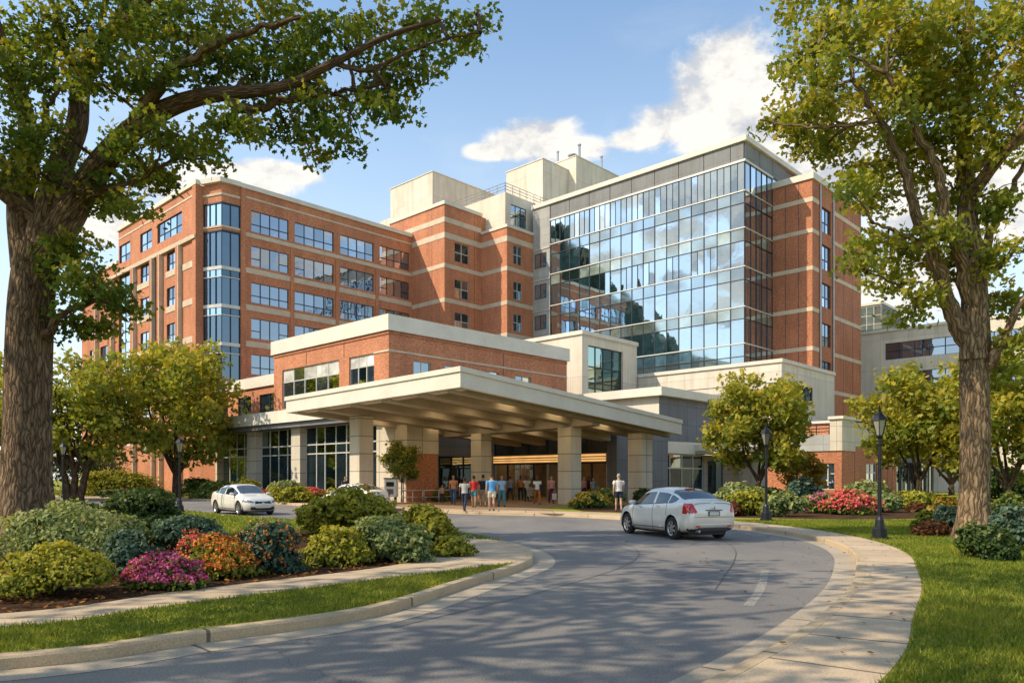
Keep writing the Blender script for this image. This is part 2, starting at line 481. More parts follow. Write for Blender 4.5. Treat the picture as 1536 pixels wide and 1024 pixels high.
def wall(mb, side, plane, u0, u1, z0, z1, holes=(), rev=.22):
    """a wall face with real openings; side 'A' faces -y', side 'B' faces +x'"""
    us = sorted({u0, u1, *[h[0] for h in holes], *[h[1] for h in holes]}); zs = sorted({z0, z1, *[h[2] for h in holes], *[h[3] for h in holes]})
    us = [u for u in us if u0 <= u <= u1]; zs = [z for z in zs if z0 <= z <= z1]
    P = (lambda u, z, d=0: (u, plane + d, z)) if side == 'A' else (lambda u, z, d=0: (plane - d, u, z))
    for i in range(len(us) - 1):
        for j in range(len(zs) - 1):
            uc, zc = (us[i] + us[i + 1]) / 2, (zs[j] + zs[j + 1]) / 2
            if any(h[0] < uc < h[1] and h[2] < zc < h[3] for h in holes): continue
            mb.quad(P(us[i], zs[j]), P(us[i + 1], zs[j]), P(us[i + 1], zs[j + 1]), P(us[i], zs[j + 1]))
    for a, b, c, d in holes:
        mb.quad(P(a, c), P(a, d), P(a, d, rev), P(a, c, rev)); mb.quad(P(b, c), P(b, d), P(b, d, rev), P(b, c, rev))
        mb.quad(P(a, c), P(b, c), P(b, c, rev), P(a, c, rev)); mb.quad(P(a, d), P(b, d), P(b, d, rev), P(a, d, rev))
    return mb

def pane_mesh(w, h, cols, rows, glass, frame, fw=.07, extra=()):
    """one window: a mesh of panes (each very slightly out of true) and a frame mesh"""
    key = (round(w, 2), round(h, 2), cols, rows, glass, frame, fw, extra)
    if key in PANES: return PANES[key]
    g = MB(); f = MB()
    cx = [w * i / cols for i in range(cols + 1)] if not hasattr(cols, '__len__') else [w * c for c in cols]
    rz = [h * r for r in rows]
    for i in range(len(cx) - 1):
        for j in range(len(rz) - 1):
            t1, t2 = random.uniform(-.008, .008), random.uniform(-.008, .008)
            g.quad((cx[i], t1, rz[j]), (cx[i + 1], -t1 + t2, rz[j]), (cx[i + 1], t2 - t1, rz[j + 1]), (cx[i], t1 + .004, rz[j + 1]))
    for c in cx: f.box(max(0, c - fw / 2), min(w, c + fw / 2), -.05, .03, 0, h)
    for r in rz: f.box(fw / 2, w - fw / 2, -.052, .028, max(0, r - fw / 2), min(h, r + fw / 2))
    for (a, b, r) in extra: f.box(cx[a] + fw / 2, cx[b] - fw / 2, -.048, .026, r * h - fw / 2, r * h + fw / 2)
    PANES[key] = (g.mesh('window', glass), f.mesh('window_frame', frame))
    return PANES[key]

def window(b, side, plane, hole, cols, rows=(0, 1), glass='glass_punched', frame='frame_dark', depth=.16, name='window', fw=.07, extra=(), sill=None):
    u0, u1, z0, z1 = hole
    gm, fm = pane_mesh(u1 - u0, z1 - z0, cols, rows, glass, frame, fw, extra)
    if side == 'A': loc = (u0 - b.o[0], plane + depth - b.o[1], z0); rz = 0
    else: loc = (plane - depth - b.o[0], u0 - b.o[1], z0); rz = R(90)
    w = link_mesh(name, gm, b.root, loc, rz)
    link_mesh('window_frame', fm, w)
    if sill:
        sm = MB().box(-.1, u1 - u0 + .1, -depth - .07, 0, -sill, -.004).build('sill', 'stone_band', w)
    return w

def band(b, x0, x1, y0, y1, z0, z1, mat='stone_band', p=.045, name='stone_band'):
    return b.box(name, x0 - p, x1 + p, y0 - p, y1 + p, z0, z1, mat)

def curtain(b, side, plane, u0, u1, rows, ncol, halves=()):
    """glazed wall: one glass band per row of panes, every mullion and rail a bar of its own"""
    P = (lambda u, z, d=0: (u, plane + d, z)) if side == 'A' else (lambda u, z, d=0: (plane - d, u, z))
    du = (u1 - u0) / ncol
    for (z0, z1, mat, nm) in rows:
        g = MB()
        for i in range(ncol):
            a, c = u0 + i * du, u0 + (i + 1) * du
            parts = [(a, (a + c) / 2), ((a + c) / 2, c)] if (nm == 'glass_band' and (z0, i) in halves) else [(a, c)]
            for (p, q) in parts:
                t = [random.uniform(-.010, .010) for _ in range(3)]
                g.quad(P(p, z0, t[0]), P(q, z0, t[1]), P(q, z1, t[1] + t[2]), P(p, z1, t[0] + t[2]))
        b.part(nm, g, mat)
    zb, zt = rows[0][0], rows[-1][1]
    def bar(a, c, z0, z1, d, mat, nm):
        if side == 'A': b.box(nm, a, c, plane - d, plane + .05, z0, z1, mat)
        else: b.box(nm, plane - .05, plane + d, a, c, z0, z1, mat)
    for i in range(ncol + 1):
        u = u0 + i * du; w = .055 if i % 2 else .075
        bar(u - w / 2, u + w / 2, zb, zt, .075, 'frame_dark', 'mullion')
    for (z0, z1, mat, nm) in rows:
        for i in range(ncol):
            if nm == 'glass_band' and (z0, i) in halves:
                u = u0 + (i + .5) * du
                bar(u - .022, u + .022, z0, z1, .06, 'frame_dark', 'half_mullion')
    return du
# ================================================================== BUILDINGS
# ---- long brick wing at the left
W = Bldg('brick_wing', -54, 11, 'long seven storey red brick wing with a glazed corner, at the left')
mb = MB()
ZT = 34.0
Bcols = [(15.68, 20.3, 4), (21.1, 26.4, 4), (27.35, 32.35, 4), (33.3, 38.1, 4)]
Brows = [(29.45, 31.8), (25.6, 27.85), (21.5, 23.75), (17.5, 19.75), (13.45, 15.7), (9.4, 11.6), (5.3, 7.5)]
holesB = [(a, c, z0, z1) for a, c, n in Bcols for z0, z1 in Brows]
wall(mb, 'B', -51.6, 14.4, 46, 0, ZT, holesB)
AX = lambda a: -a
Atop = [(73.6, 77.3, 2), (66.7, 70.3, 2), (58.1, 65.0, 4)]
Arow = [(25.92, 28.05), (21.8, 23.95), (17.6, 19.75), (13.5, 15.65), (9.3, 11.5), (5, 7.2)]
holesA = [(-c, -a, 29.75, 32.05) for a, c, n in Atop]
holesA += [(-62.3, -59.55, z0, z1) for z0, z1 in Arow] + [(-70.2, -67.3, z0, z1) for z0, z1 in Arow]
holesA += [(-65.7, -64.15, 8, 28.0)] + [(-77.8, -73.7, 6, 28.2)]
wall(mb, 'A', 10.7, -77.6, -54.25, 0, ZT, [h for h in holesA if h[0] > -77.6] + [(-77.58, -73.7, 6, 28.2)])
holesL = [(-77.8, -73.7, 6, 28.2), (-84.4, -81.6, 25.92, 28.05), (-84.4, -81.6, 21.8, 23.95), (-84.4, -81.6, 17.6, 19.75), (-84.4, -81.6, 13.5, 15.65), (-88.6, -86.4, 21.8, 23.95), (-88.6, -86.4, 17.6, 19.75), (-88.6, -86.4, 13.5, 15.65)]
wall(mb, 'A', 10.7, -92, -77.6, 0, 29.9, [h for h in holesL if h[1] < -77.6])
# jambs either side of the glazed corner, back, end walls and roof slabs
mb.quad((-54.25, 10.7, 0), (-54.25, 11.5, 0), (-54.25, 11.5, ZT), (-54.25, 10.7, ZT))
mb.quad((-51.6, 14.4, 0), (-52.0, 14.4, 0), (-52.0, 14.4, ZT), (-51.6, 14.4, ZT))
mb.quad((-92, 10.7, 0), (-92, 46, 0), (-92, 46, 29.9), (-92, 10.7, 29.9))
mb.quad((-77.6, 10.7, 29.9), (-77.6, 46, 29.9), (-77.6, 46, ZT), (-77.6, 10.7, ZT))
mb.quad((-92, 46, 0), (-51.6, 46, 0), (-51.6, 46, ZT), (-92, 46, ZT))
W.part('wall', mb, 'brick')
W.part('roof', MB().prism([(-77.6, 10.72), (-54.25, 10.72), (-54.25, 11.5), (-51.85, 12.4), (-51.62, 14.4), (-51.62, 46), (-77.6, 46)], ZT - .4, ZT - .38), 'roof_gravel')
W.part('roof', MB().box(-92, -77.62, 10.72, 46, 29.5, 29.52), 'roof_gravel')
# parapet copings
W.part('coping', MB().box(-77.75, -54.1, 10.5, 11.0, ZT, ZT + .5), 'coping')
W.part('coping', MB().box(-51.9, -51.4, 14.3, 38.55, ZT, ZT + .5), 'coping')
W.part('coping', MB().prism([(-54.1, 10.9), (-51.45, 12.02), (-51.3, 14.3), (-51.8, 14.3), (-51.95, 12.5), (-54.1, 11.5)], ZT + .002, ZT + .52), 'coping')
W.part('coping', MB().box(-92, -77.76, 10.5, 11, 29.9, 30.3), 'coping')
# stone courses on the two fronts
for z0, z1, p in [(32.9, 33.12, .05), (28.5, 28.75, .07)]:
    W.part('stone_band', MB().box(-77.55, -54.25, 10.7 - p, 10.72, z0, z1), 'stone_band')
for z0, z1, p in [(33.0, 33.2, .05), (28.75, 29.2, .06), (24.7, 25.3, .06), (20.55, 21.2, .06), (16.5, 17.15, .06), (12.45, 13.1, .06)]:
    W.part('stone_band', MB().box(-51.62, -51.6 + p, 14.95, 38.5, z0, z1), 'stone_band')
W.part('cornice', MB().box(-92, -54.25, 10.4, 10.7, 28.12, 28.48), 'stone_band')
for a0, a1 in [(58.2, 58.9), (63.5, 64.1), (65.75, 66.35), (71.6, 72.4), (79.2, 80.0), (85.2, 85.9)]:
    W.part('pilaster', MB().box(-a1, -a0, 10.25, 10.7, 0, 28.1), 'brick')
    W.part('pilaster_edge', MB().box(-a0 + .003, -a0 + .16, 10.22, 10.7, 0, 28.1), 'stone_band')
for y in (20.7, 26.87, 32.82):
    W.part('pilaster', MB().box(-51.6, -51.45, y - .22, y + .22, 0, 28.6), 'brick')
W.part('corner_pier', MB().box(-51.6, -51.42, 14.4, 14.95, 0, ZT - .01), 'brick')
W.part('corner_pier', MB().box(-55.1, -54.25, 10.55, 10.7, 0, ZT - .01), 'brick')
for z0, z1 in Arow[:4]:
    W.part('stone_panel', MB().box(-62.5, -59.4, 10.64, 10.71, z0 - .75, z0 - .05), 'stone_band')
    W.part('stone_panel', MB().box(-71.2, -67.1, 10.64, 10.71, z0 - .75, z0 - .05), 'stone_band')
    W.part('stone_panel', MB().box(-57.9, -55.3, 10.64, 10.71, z0 - .75, z0 - .05), 'stone_band')
for a, c, n in Bcols:
    for i, (z0, z1) in enumerate(Brows):
        k = (1, 2, 0, 3)[i % 4]
        window(W, 'B', -51.6, (a, c, z0, z1), n, (0, .36, 1) if i % 2 == 0 and n == 4 else (0, 1), fw=.085,
               extra=() if i % 2 == 0 else ((0, 1, .38), (3, 4, .38)))
for a, c, n in Atop:
    window(W, 'A', 10.7, (-c, -a, 29.75, 32.05), n, (0, .38, 1), fw=.09)
for x0, x1 in ((-62.3, -59.55), (-70.2, -67.3)):
    for z0, z1 in Arow: window(W, 'A', 10.7, (x0, x1, z0, z1), 2, (0, .38, 1), fw=.09)
for x0, x1, z0, z1 in holesL[1:]: window(W, 'A', 10.7, (x0, x1, z0, z1), 2, (0, .38, 1), fw=.09)
window(W, 'A', 10.7, (-65.7, -64.15, 8, 28.0), 2, (0, .13, .25, .36, .48, .6, .68, .8, .88, 1), glass='glass_spandrel_blue', depth=.2, name='window_strip')
window(W, 'A', 10.7, (-77.58, -73.7, 6, 28.2), 2, (0, .15, .2, .35, .4, .54, .6, .66, .75, .84, .9, 1), glass='glass_curtain', depth=.2, name='window_strip')
# glazed corner bay: two facets, brick above and between, white rails
f0, f1, f2 = (-54.22, 11.42), (-51.85, 12.35), (-51.66, 14.38)
def facet(z0, z1, off=0.0):
    q = MB()
    for p, r_ in ((f0, f1), (f1, f2)):
        d = Vector((r_[0] - p[0], r_[1] - p[1])).normalized(); n_ = Vector((d.y, -d.x))
        a = (p[0] + n_.x * off, p[1] + n_.y * off); c = (r_[0] + n_.x * off, r_[1] + n_.y * off)
        q.quad((*a, z0), (*c, z0), (*c, z1), (*a, z1))
    return q
def facet_bar(z0, z1, off):
    # solid rail following the two facets
    d1 = Vector((f1[0] - f0[0], f1[1] - f0[1])).normalized(); d2 = Vector((f2[0] - f1[0], f2[1] - f1[1])).normalized()
    n1, n2 = Vector((d1.y, -d1.x)), Vector((d2.y, -d2.x)); nm = (n1 + n2).normalized() * (1 / max(.4, (n1 + n2).normalized().dot(n1)))
    o = [(f0[0] + n1.x * off, f0[1] + n1.y * off), (f1[0] + nm.x * off, f1[1] + nm.y * off), (f2[0] + n2.x * off, f2[1] + n2.y * off)]
    return MB().prism(o + [(f2[0] - .15, f2[1]), (f1[0] - .15, f1[1] + .15), (f0[0], f0[1] + .15)], z0, z1)
for z0, z1 in ((31.95, 33.99), (28.95, 29.2)): W.part('wall', facet(z0, z1), 'brick')
for z0, z1 in ((32.7, 32.95), (29.2, 29.42)): W.part('stone_band', facet_bar(z0, z1, .08), 'stone_band')
for z0, z1 in ((31.8, 31.95), (28.75, 28.95)): W.part('window_rail', facet_bar(z0, z1, .05), 'frame_dark')
zz = 28.75
W.part('glass_band', facet(29.42, 31.8, -.08), 'glass_bay')
for k in range(6):
    W.part('glass_band', facet(zz - 3.75, zz, -.08), 'glass_bay')
    W.part('window_rail', facet_bar(zz - 4.12, zz - 3.75, .06), 'frame_pale')
    W.part('spandrel_panel', facet(zz - 4.87, zz - 4.12, -.06), 'glass_bay_spandrel')
    W.part('window_rail', facet_bar(zz - 4.97, zz - 4.87, .04), 'frame_pale')
    zz -= 4.16 if k else 4.16
for p, r_, ts in ((f0, f1, (.02, .34, .67)), (f1, f2, (0.0, .48, .97))):
    for t in ts:
        x = p[0] + (r_[0] - p[0]) * t; y = p[1] + (r_[1] - p[1]) * t
        W.part('mullion', MB().box(x - .025, x + .025, y - .03, y + .06, 0, 28.75), 'frame_dark')
        W.part('mullion', MB().box(x - .025, x + .025, y - .03, y + .06, 29.42, 31.8), 'frame_dark')

# ---- two stepped brick towers in the middle
T1 = Bldg('brick_tower', -51, 42, 'tall red brick tower with pale bands, left of the stepped pair', group=None)
mb = MB(); rT = [(29.95, 32.4), (25.3, 27.65), (21.15, 23.4), (17, 19.2), (12.8, 15)]
wall(mb, 'B', -45.1, 38.65, 45.2, 0, 36.9, [(40.4, 42.9, a, c) for a, c in rT])
wall(mb, 'A', 38.65, -56.5, -45.1, 0, 36.9)
mb.quad((-56.5, 38.65, 0), (-56.5, 60, 0), (-56.5, 60, 36.9), (-56.5, 38.65, 36.9)); mb.quad((-45.1, 45.2, 34), (-45.1, 60, 34), (-45.1, 60, 36.9), (-45.1, 45.2, 36.9))
mb.quad((-56.5, 38.65, 36.88), (-45.1, 38.65, 36.88), (-45.1, 60, 36.88), (-56.5, 60, 36.88))
T1.part('wall', mb, 'brick')
for a, c in rT: window(T1, 'B', -45.1, (40.4, 42.9, a, c), (0, .5, 1), (0, .5, 1), glass='glass_lobby', frame='frame_pale', fw=.1)
T1.part('coping', MB().box(-56.6, -44.95, 38.5, 39.0, 36.9, 37.35), 'coping'); T1.part('coping', MB().box(-45.35, -44.95, 39.0, 45.3, 36.9, 37.35), 'coping')
for z0, z1 in ((34.65, 35.3), (32.62, 33.35), (28.85, 29.4), (24.4, 24.95), (20.2, 20.75), (16, 16.5)):
    band(T1, -56.4, -45.1, 38.65, 45.12, z0, z1)
T1.part('control_joint', MB().box(-45.12, -45.092, 43.9, 43.94, 0, 36.8), 'frame_dark'); T1.part('control_joint', MB().box(-47.6, -47.56, 38.64, 38.67, 0, 36.8), 'frame_dark')

T2 = Bldg('brick_tower', -43, 47.8, 'lower red brick tower with pale bands, carrying the white room and touching the glass front')
mb = MB()
wall(mb, 'B', -40.3, 45.2, 50.35, 0, 34.45, [(46.4, 48.05, a, c) for a, c in rT])
wall(mb, 'A', 45.2, -45.1, -40.3, 0, 34.45)
mb.quad((-45.1, 45.2, 34.42), (-40.3, 45.2, 34.42), (-40.3, 56, 34.42), (-45.1, 56, 34.42))
T2.part('wall', mb, 'brick')
for a, c in rT: window(T2, 'B', -40.3, (46.4, 48.05, a, c), (0, .5, 1), (0, .5, 1), glass='glass_lobby', frame='frame_pale', fw=.1)
T2.part('coping', MB().box(-45.05, -40.15, 45.06, 45.5, 34.45, 34.8), 'coping'); T2.part('coping', MB().box(-40.5, -40.15, 45.5, 50.3, 34.45, 34.8), 'coping')
for z0, z1 in ((32.62, 33.35), (28.85, 29.4), (24.4, 24.95), (20.2, 20.75), (16, 16.5)):
    band(T2, -45.05, -40.3, 45.2, 50.3, z0, z1)

# ---- white plant rooms on the roofs
P1 = Bldg('plant_room', -63, 55, 'large white windowless rooftop box above the left brick tower', 'rooftop room')
P1.box('wall', -68.6, -58.4, 48, 62, 30, 47.5, 'white_panel'); P1.box('coping', -68.7, -58.3, 47.9, 62.1, 47.5, 47.62, 'coping')
P1b = Bldg('plant_room', -71, 55, 'small white rooftop box with two vent pipes, far left of the roofs', 'rooftop room')
P1b.box('wall', -72.6, -68.62, 49, 58, 30, 43.6, 'white_panel')
for x in (-71.6, -70.2): P1b.part('vent_pipe', MB().tube([(x, 50.5, 43.6), (x, 50.5, 45.4)], .22), 'steel')
P2 = Bldg('plant_room', -45, 48, 'white rooftop room with a dark window and a railed roof', 'rooftop room')
mb = MB(); hp = (47.05, 50.1, 35.5, 38.2)
wall(mb, 'B', -41.4, 46, 51.6, 34.4, 39.5, [hp]); wall(mb, 'A', 46, -52, -41.4, 34.4, 39.5)
mb.quad((-52, 46, 39.5), (-41.4, 46, 39.5), (-41.4, 58, 39.5), (-52, 58, 39.5)); mb.quad((-52, 46, 34), (-52, 58, 34), (-52, 58, 39.5), (-52, 46, 39.5))
P2.part('wall', mb, 'white_panel'); window(P2, 'B', -41.4, hp, 3, (0, .5, 1), glass='glass_spandrel_blue')
rail = MB()
for (p, q) in (((-52, 46.1), (-41.5, 46.1)), ((-41.5, 46.1), (-41.5, 56))):
    for z in (39.95, 40.35, 40.75): rail.tube([(*p, z), (*q, z)], .045, 6)
    for t in np.linspace(0, 1, 8): 
        x, y = p[0] + (q[0] - p[0]) * t, p[1] + (q[1] - p[1]) * t
        rail.tube([(x, y, 39.5), (x, y, 40.78)], .045, 6)
P2.part('railing', rail, 'steel')
P3 = Bldg('plant_room', -50.5, 62, 'tall white rooftop box behind the railing, left of two big roof boxes', 'rooftop room')
P3.box('wall', -54.7, -47.1, 60, 70, 34, 49.8, 'white_panel'); P3.box('wall', -58.2, -54.72, 61, 70, 34, 46.6, 'white_panel'); P3.box('coping', -54.8, -47, 59.9, 70, 49.8, 49.92, 'coping')
P4 = Bldg('plant_room', -48, 70, 'tallest white rooftop box with stacks, rising behind the glass front', 'rooftop room')
P4.box('wall', -50.5, -45.5, 66, 77.5, 34, 51.6, 'white_panel'); P4.box('coping', -50.6, -45.4, 65.9, 77.6, 51.6, 51.72, 'coping'); P4.box('wall', -56, -50.52, 70.1, 80, 34, 50.4, 'white_panel')
for x, y, h, r_ in ((-49.8, 66.7, 53.6, .16), (-46.3, 67.8, 54.0, .2), (-47.2, 67.2, 52.4, .5), (-45.9, 73, 53.6, .18)):
    P4.part('vent_pipe', MB().tube([(x, y, 51.7), (x, y, h)], r_).tube([(x, y, h), (x, y, h + .18)], r_ * 1.5), 'steel')

# ---- the glass block
GB = Bldg('glass_block', -24, 54, 'big blue glass curtain walled hospital block with grey metal top', 'building')
GB.box('wall', -40.28, -9.95, 50.42, 66, 0, 37.8, 'metal_panel')
GB.box('coping', -40.4, -9.55, 50.0, 66, 37.9, 38.45, 'coping')
rows = [(12.9, 14.85, 'glass_spandrel_blue', 'spandrel_panel'), (14.95, 16.2, 'glass_spandrel_blue', 'spandrel_panel'), (16.35, 18.9, 'glass_curtain', 'glass_band'), (18.95, 20.15, 'glass_spandrel_green', 'spandrel_panel'),
        (20.32, 23.1, 'glass_curtain', 'glass_band'), (23.15, 24.45, 'glass_spandrel_blue', 'spandrel_panel'), (24.6, 27.25, 'glass_curtain', 'glass_band'), (27.3, 28.6, 'glass_spandrel_green', 'spandrel_panel'),
        (28.78, 31.3, 'glass_curtain', 'glass_band'), (31.35, 32.55, 'glass_spandrel_blue', 'spandrel_panel'), (32.72, 35.75, 'glass_curtain', 'glass_band')]
halves = {(32.72, i) for i in range(17)} | {(24.6, i) for i in (5, 7, 8, 9, 11, 13, 14)} 
curtain(GB, 'A', 50.3, -37.2, -9.9, rows, 17, halves)
curtain(GB, 'B', -9.9, 50.36, 57.0, rows, 5)
curtain(GB, 'B', -9.9, 57.0, 58.7, rows[-1:], 1)
def rail_pair(z, h, mat, pr):
    GB.box('window_rail', -37.25, -9.9, 50.3 - pr, 50.36, z, z + h, mat)
    GB.box('window_rail', -9.96, -9.9 + pr, 50.3 - pr, 57.0, z + .002, z + h - .002, mat)
for z in (16.2, 20.15, 24.45, 28.6, 32.55): rail_pair(z + .03, .11, 'frame_pale', .12)
for z in (14.85, 18.88, 23.08, 27.23, 31.28): rail_pair(z + .01, .075, 'frame_dark', .08)
rail_pair(35.75, .22, 'frame_pale', .16)
for (x0, x1) in [(-37.2 + i * 27.3 / 17 * 2, -37.2 + (i + 1) * 27.3 / 17 * 2) for i in range(9)]:
    GB.box('metal_panel', x0 + .04, min(x1, -9.94) - .04, 50.24, 50.42, 36.02, 37.88, 'metal_panel')
for y0, y1 in ((50.4, 53.7), (53.78, 57.0), (57.08, 60.6)):
    GB.box('metal_panel', -9.97, -9.86, y0, y1, 36.02, 37.88, 'metal_panel')
GB.box('metal_panel', -40.28, -37.3, 50.22, 50.42, 0, 37.88, 'pale_grey_panel')
for i, z in enumerate(np.arange(13.4, 33, 4.12)):
    gm = window(GB, 'A', 50.22, (-39.9, -37.9, z, z + 1.9), 2, (0, 1), glass='glass_spandrel_blue', depth=-.02)
    GB.box('window_rail', -40.28, -37.3, 50.12, 50.22, z + 2.4, z + 2.52, 'frame_pale')
GB.box('roof', -40.2, -9.9, 50.5, 66, 37.82, 37.86, 'roof_gravel')

# ---- brick tower at the right
TR = Bldg('brick_tower', -7.5, 64, 'narrow dark brick tower with one column of windows, right of the glass block')
mb = MB(); rR = [(29.5, 32.3), (25.3, 28.1), (21.1, 23.8), (16.7, 19.3), (12.3, 15), (8.2, 10.8), (4, 6.6)]
wall(mb, 'B', -5.35, 57.1, 72.1, 0, 34.6, [(59.8, 62.4, a, c) for a, c in rR], rev=.3); wall(mb, 'A', 57.1, -9.9, -5.35, 0, 34.6)
mb.quad((-9.9, 57.1, 34.58), (-5.35, 57.1, 34.58), (-5.35, 72.1, 34.58), (-9.9, 72.1, 34.58)); mb.quad((-9.9, 72.1, 0), (-5.35, 72.1, 0), (-5.35, 72.1, 34.6), (-9.9, 72.1, 34.6)); mb.quad((-9.9, 57.1, 33), (-9.9, 72.1, 33), (-9.9, 72.1, 34.6), (-9.9, 57.1, 34.6))
TR.part('wall', mb, 'brick_deep')
TR.part('coping', MB().box(-9.88, -5.15, 56.9, 57.4, 34.6, 35.3), 'coping'); TR.part('coping', MB().box(-5.6, -5.15, 57.4, 72.2, 34.6, 35.3), 'coping')
for z0, z1 in ((32.15, 32.65), (28.75, 29.2), (24.65, 25.1), (20.15, 20.6), (15.85, 16.3), (11.5, 11.95), (7.3, 7.7)):
    TR.part('stone_band', MB().box(-9.86, -5.3, 57.05, 57.3, z0, z1), 'stone_band')
    TR.part('stone_band', MB().box(-5.4, -5.3, 57.31, 58.9, z0, z1), 'stone_band'); TR.part('stone_band', MB().box(-5.4, -5.3, 63.2, 72.1, z0, z1), 'stone_band')
for a, c in rR: window(TR, 'B', -5.35, (59.8, 62.4, a, c), 2, (0, .42, 1), fw=.1, depth=.2)
for y in (62.9, 59.1): TR.part('downpipe', MB().tube([(-5.22, y, 0), (-5.22, y, 34.5)], .09), 'steel')
for x in (-8.4, -6.9): TR.part('control_joint', MB().box(x, x + .05, 57.08, 57.12, 0, 34.5), 'frame_dark')
for y in (66.2, 69.2): TR.part('control_joint', MB().box(-5.37, -5.335, y, y + .05, 0, 34.5), 'frame_dark')

# ---- white podium in front of the glass block
PD = Bldg('white_podium', -10, 50, 'low white panelled podium at the foot of the glass block')
mb = MB(); hp = (45.25, 51.3, 9.15, 11.0)
wall(mb, 'A', 43.9, -26, -2.95, 0, 12.8); wall(mb, 'B', -2.95, 43.9, 57.0, 0, 12.8, [hp]); mb.quad((-26, 43.9, 12.78), (-2.95, 43.9, 12.78), (-2.95, 57, 12.78), (-26, 57, 12.78))
mb.quad((-9.9, 57.0, 0), (-2.95, 57.0, 0), (-2.95, 57.0, 12.8), (-9.9, 57.0, 12.8))
PD.part('wall', mb, 'white_panel'); window(PD, 'B', -2.95, hp, 4, (0, 1), glass='glass_lobby', fw=.12)
PD.part('coping', MB().box(-26, -2.8, 43.75, 44.2, 12.8, 13.15), 'coping'); PD.part('coping', MB().box(-3.2, -2.8, 44.2, 57, 12.8, 13.15), 'coping')
PD.part('control_joint', MB().box(-26, -2.93, 43.88, 43.91, 10.9, 10.96), 'frame_dark')
PD.part('louvre', MB().box(-12.5, -9.0, 43.86, 43.92, 9.9, 10.3), 'beam_tan')

# ---- white box with tall window
VB = Bldg('white_pavilion', -24, 39, 'white stone box with a tall dark green gridded window, behind the low brick roof')
mb = MB(); hp = (35.0, 41.0, 9.3, 15.25)
wall(mb, 'A', 34, -31, -19.1, 0, 16.2); wall(mb, 'B', -19.1, 34, 43.6, 0, 16.2, [hp], rev=.35); mb.quad((-31, 34, 16.18), (-19.1, 34, 16.18), (-19.1, 43.6, 16.18), (-31, 43.6, 16.18)); mb.quad((-31, 43.6, 0), (-19.1, 43.6, 0), (-19.1, 43.6, 16.2), (-31, 43.6, 16.2))
VB.part('wall', mb, 'white_panel'); window(VB, 'B', -19.1, hp, (0, .25, .47, .73, 1), (0, .28, .38, .65, 1), glass='glass_dark_green', fw=.12, depth=.3)
VB.part('coping', MB().box(-31, -18.95, 33.85, 34.3, 16.2, 16.6), 'coping'); VB.part('coping', MB().box(-19.35, -18.95, 34.3, 43.7, 16.2, 16.6), 'coping')

# ---- two storey brick front block with the lobby glass below
FB = Bldg('front_block', -25, 18, 'low red brick front block with thick pale parapet and big lobby windows')
mb = MB()
hA = [(-31.4, -22.75, 7.75, 11.1), (-21.4, -18.2, 8.0, 11.1)]
hB = [(10.3, 12.0, 8.2, 10.6), (13.4, 15.4, 8.2, 10.6), (17.4, 19.4, 8.2, 10.6), (21.4, 23.4, 8.2, 10.6)]
wall(mb, 'A', 8, -32.8, -16.4, 7.4, 12.7, hA); wall(mb, 'B', -16.4, 8, 28.3, 6.4, 12.7, hB)
mb.quad((-32.8, 8, 7), (-32.8, 28.3, 7), (-32.8, 28.3, 12.7), (-32.8, 8, 12.7)); mb.quad((-32.8, 28.3, 0), (-16.4, 28.3, 0), (-16.4, 28.3, 12.7), (-32.8, 28.3, 12.7))
FB.part('wall', mb, 'brick')
FB.part('roof', MB().box(-32.7, -16.5, 8.1, 28.2, 12.6, 12.64), 'roof_gravel')
FB.part('parapet', MB().box(-33.0, -16.2, 7.8, 8.4, 12.55, 13.7), 'canopy_white'); FB.part('parapet', MB().box(-16.8, -16.2, 8.4, 28.5, 12.55, 13.7), 'canopy_white')
FB.part('parapet', MB().box(-33.0, -32.5, 8.4, 28.5, 12.55, 13.7), 'canopy_white')
FB.part('parapet', MB().box(-32.5, -16.8, 27.95, 28.5, 12.55, 13.69), 'canopy_white')
FB.part('string_course', MB().box(-32.8, -16.33, 7.93, 8.01, 12.3, 12.46), 'brick_deep'); FB.part('string_course', MB().box(-16.41, -16.33, 8.02, 28.3, 12.3, 12.46), 'brick_deep')
FB.part('stone_band', MB().box(-18.2, -16.34, 7.94, 8.01, 11.02, 11.16), 'stone_band'); FB.part('stone_band', MB().box(-16.41, -16.34, 8.02, 28.3, 11.02, 11.16), 'stone_band')
for h, n, zr in ((hA[0], 5, .68), (hA[1], 3, .72)):
    w_ = (h[1] - h[0]) / n
    for i in range(n): FB.part('blind', MB().quad((h[0] + i * w_ + .05, 8.135, h[2] + zr * (h[3] - h[2]) + .05), (h[0] + (i + 1) * w_ - .05, 8.135, h[2] + zr * (h[3] - h[2]) + .05), (h[0] + (i + 1) * w_ - .05, 8.135, h[3] - .05), (h[0] + i * w_ + .05, 8.135, h[3] - .05)), 'glass_blind')
window(FB, 'A', 8, hA[0], 5, (0, .68, 1), frame='frame_pale', fw=.08); window(FB, 'A', 8, hA[1], 3, (0, .72, 1), frame='frame_pale', fw=.08)
for h in hB: window(FB, 'B', -16.4, h, 2, (0, 1), frame='frame_pale', fw=.08)
for x in (-22.1, -27.5): FB.part('control_joint', MB().box(x, x + .04, 7.985, 8.02, 11.2, 12.6), 'frame_dark')
FB.part('control_joint', MB().box(-16.42, -16.385, 19.9, 19.94, 6.4, 12.3), 'frame_dark')
FB.box('roof_hatch', -24, -20, 19, 21.5, 12.64, 14.5, 'coping')
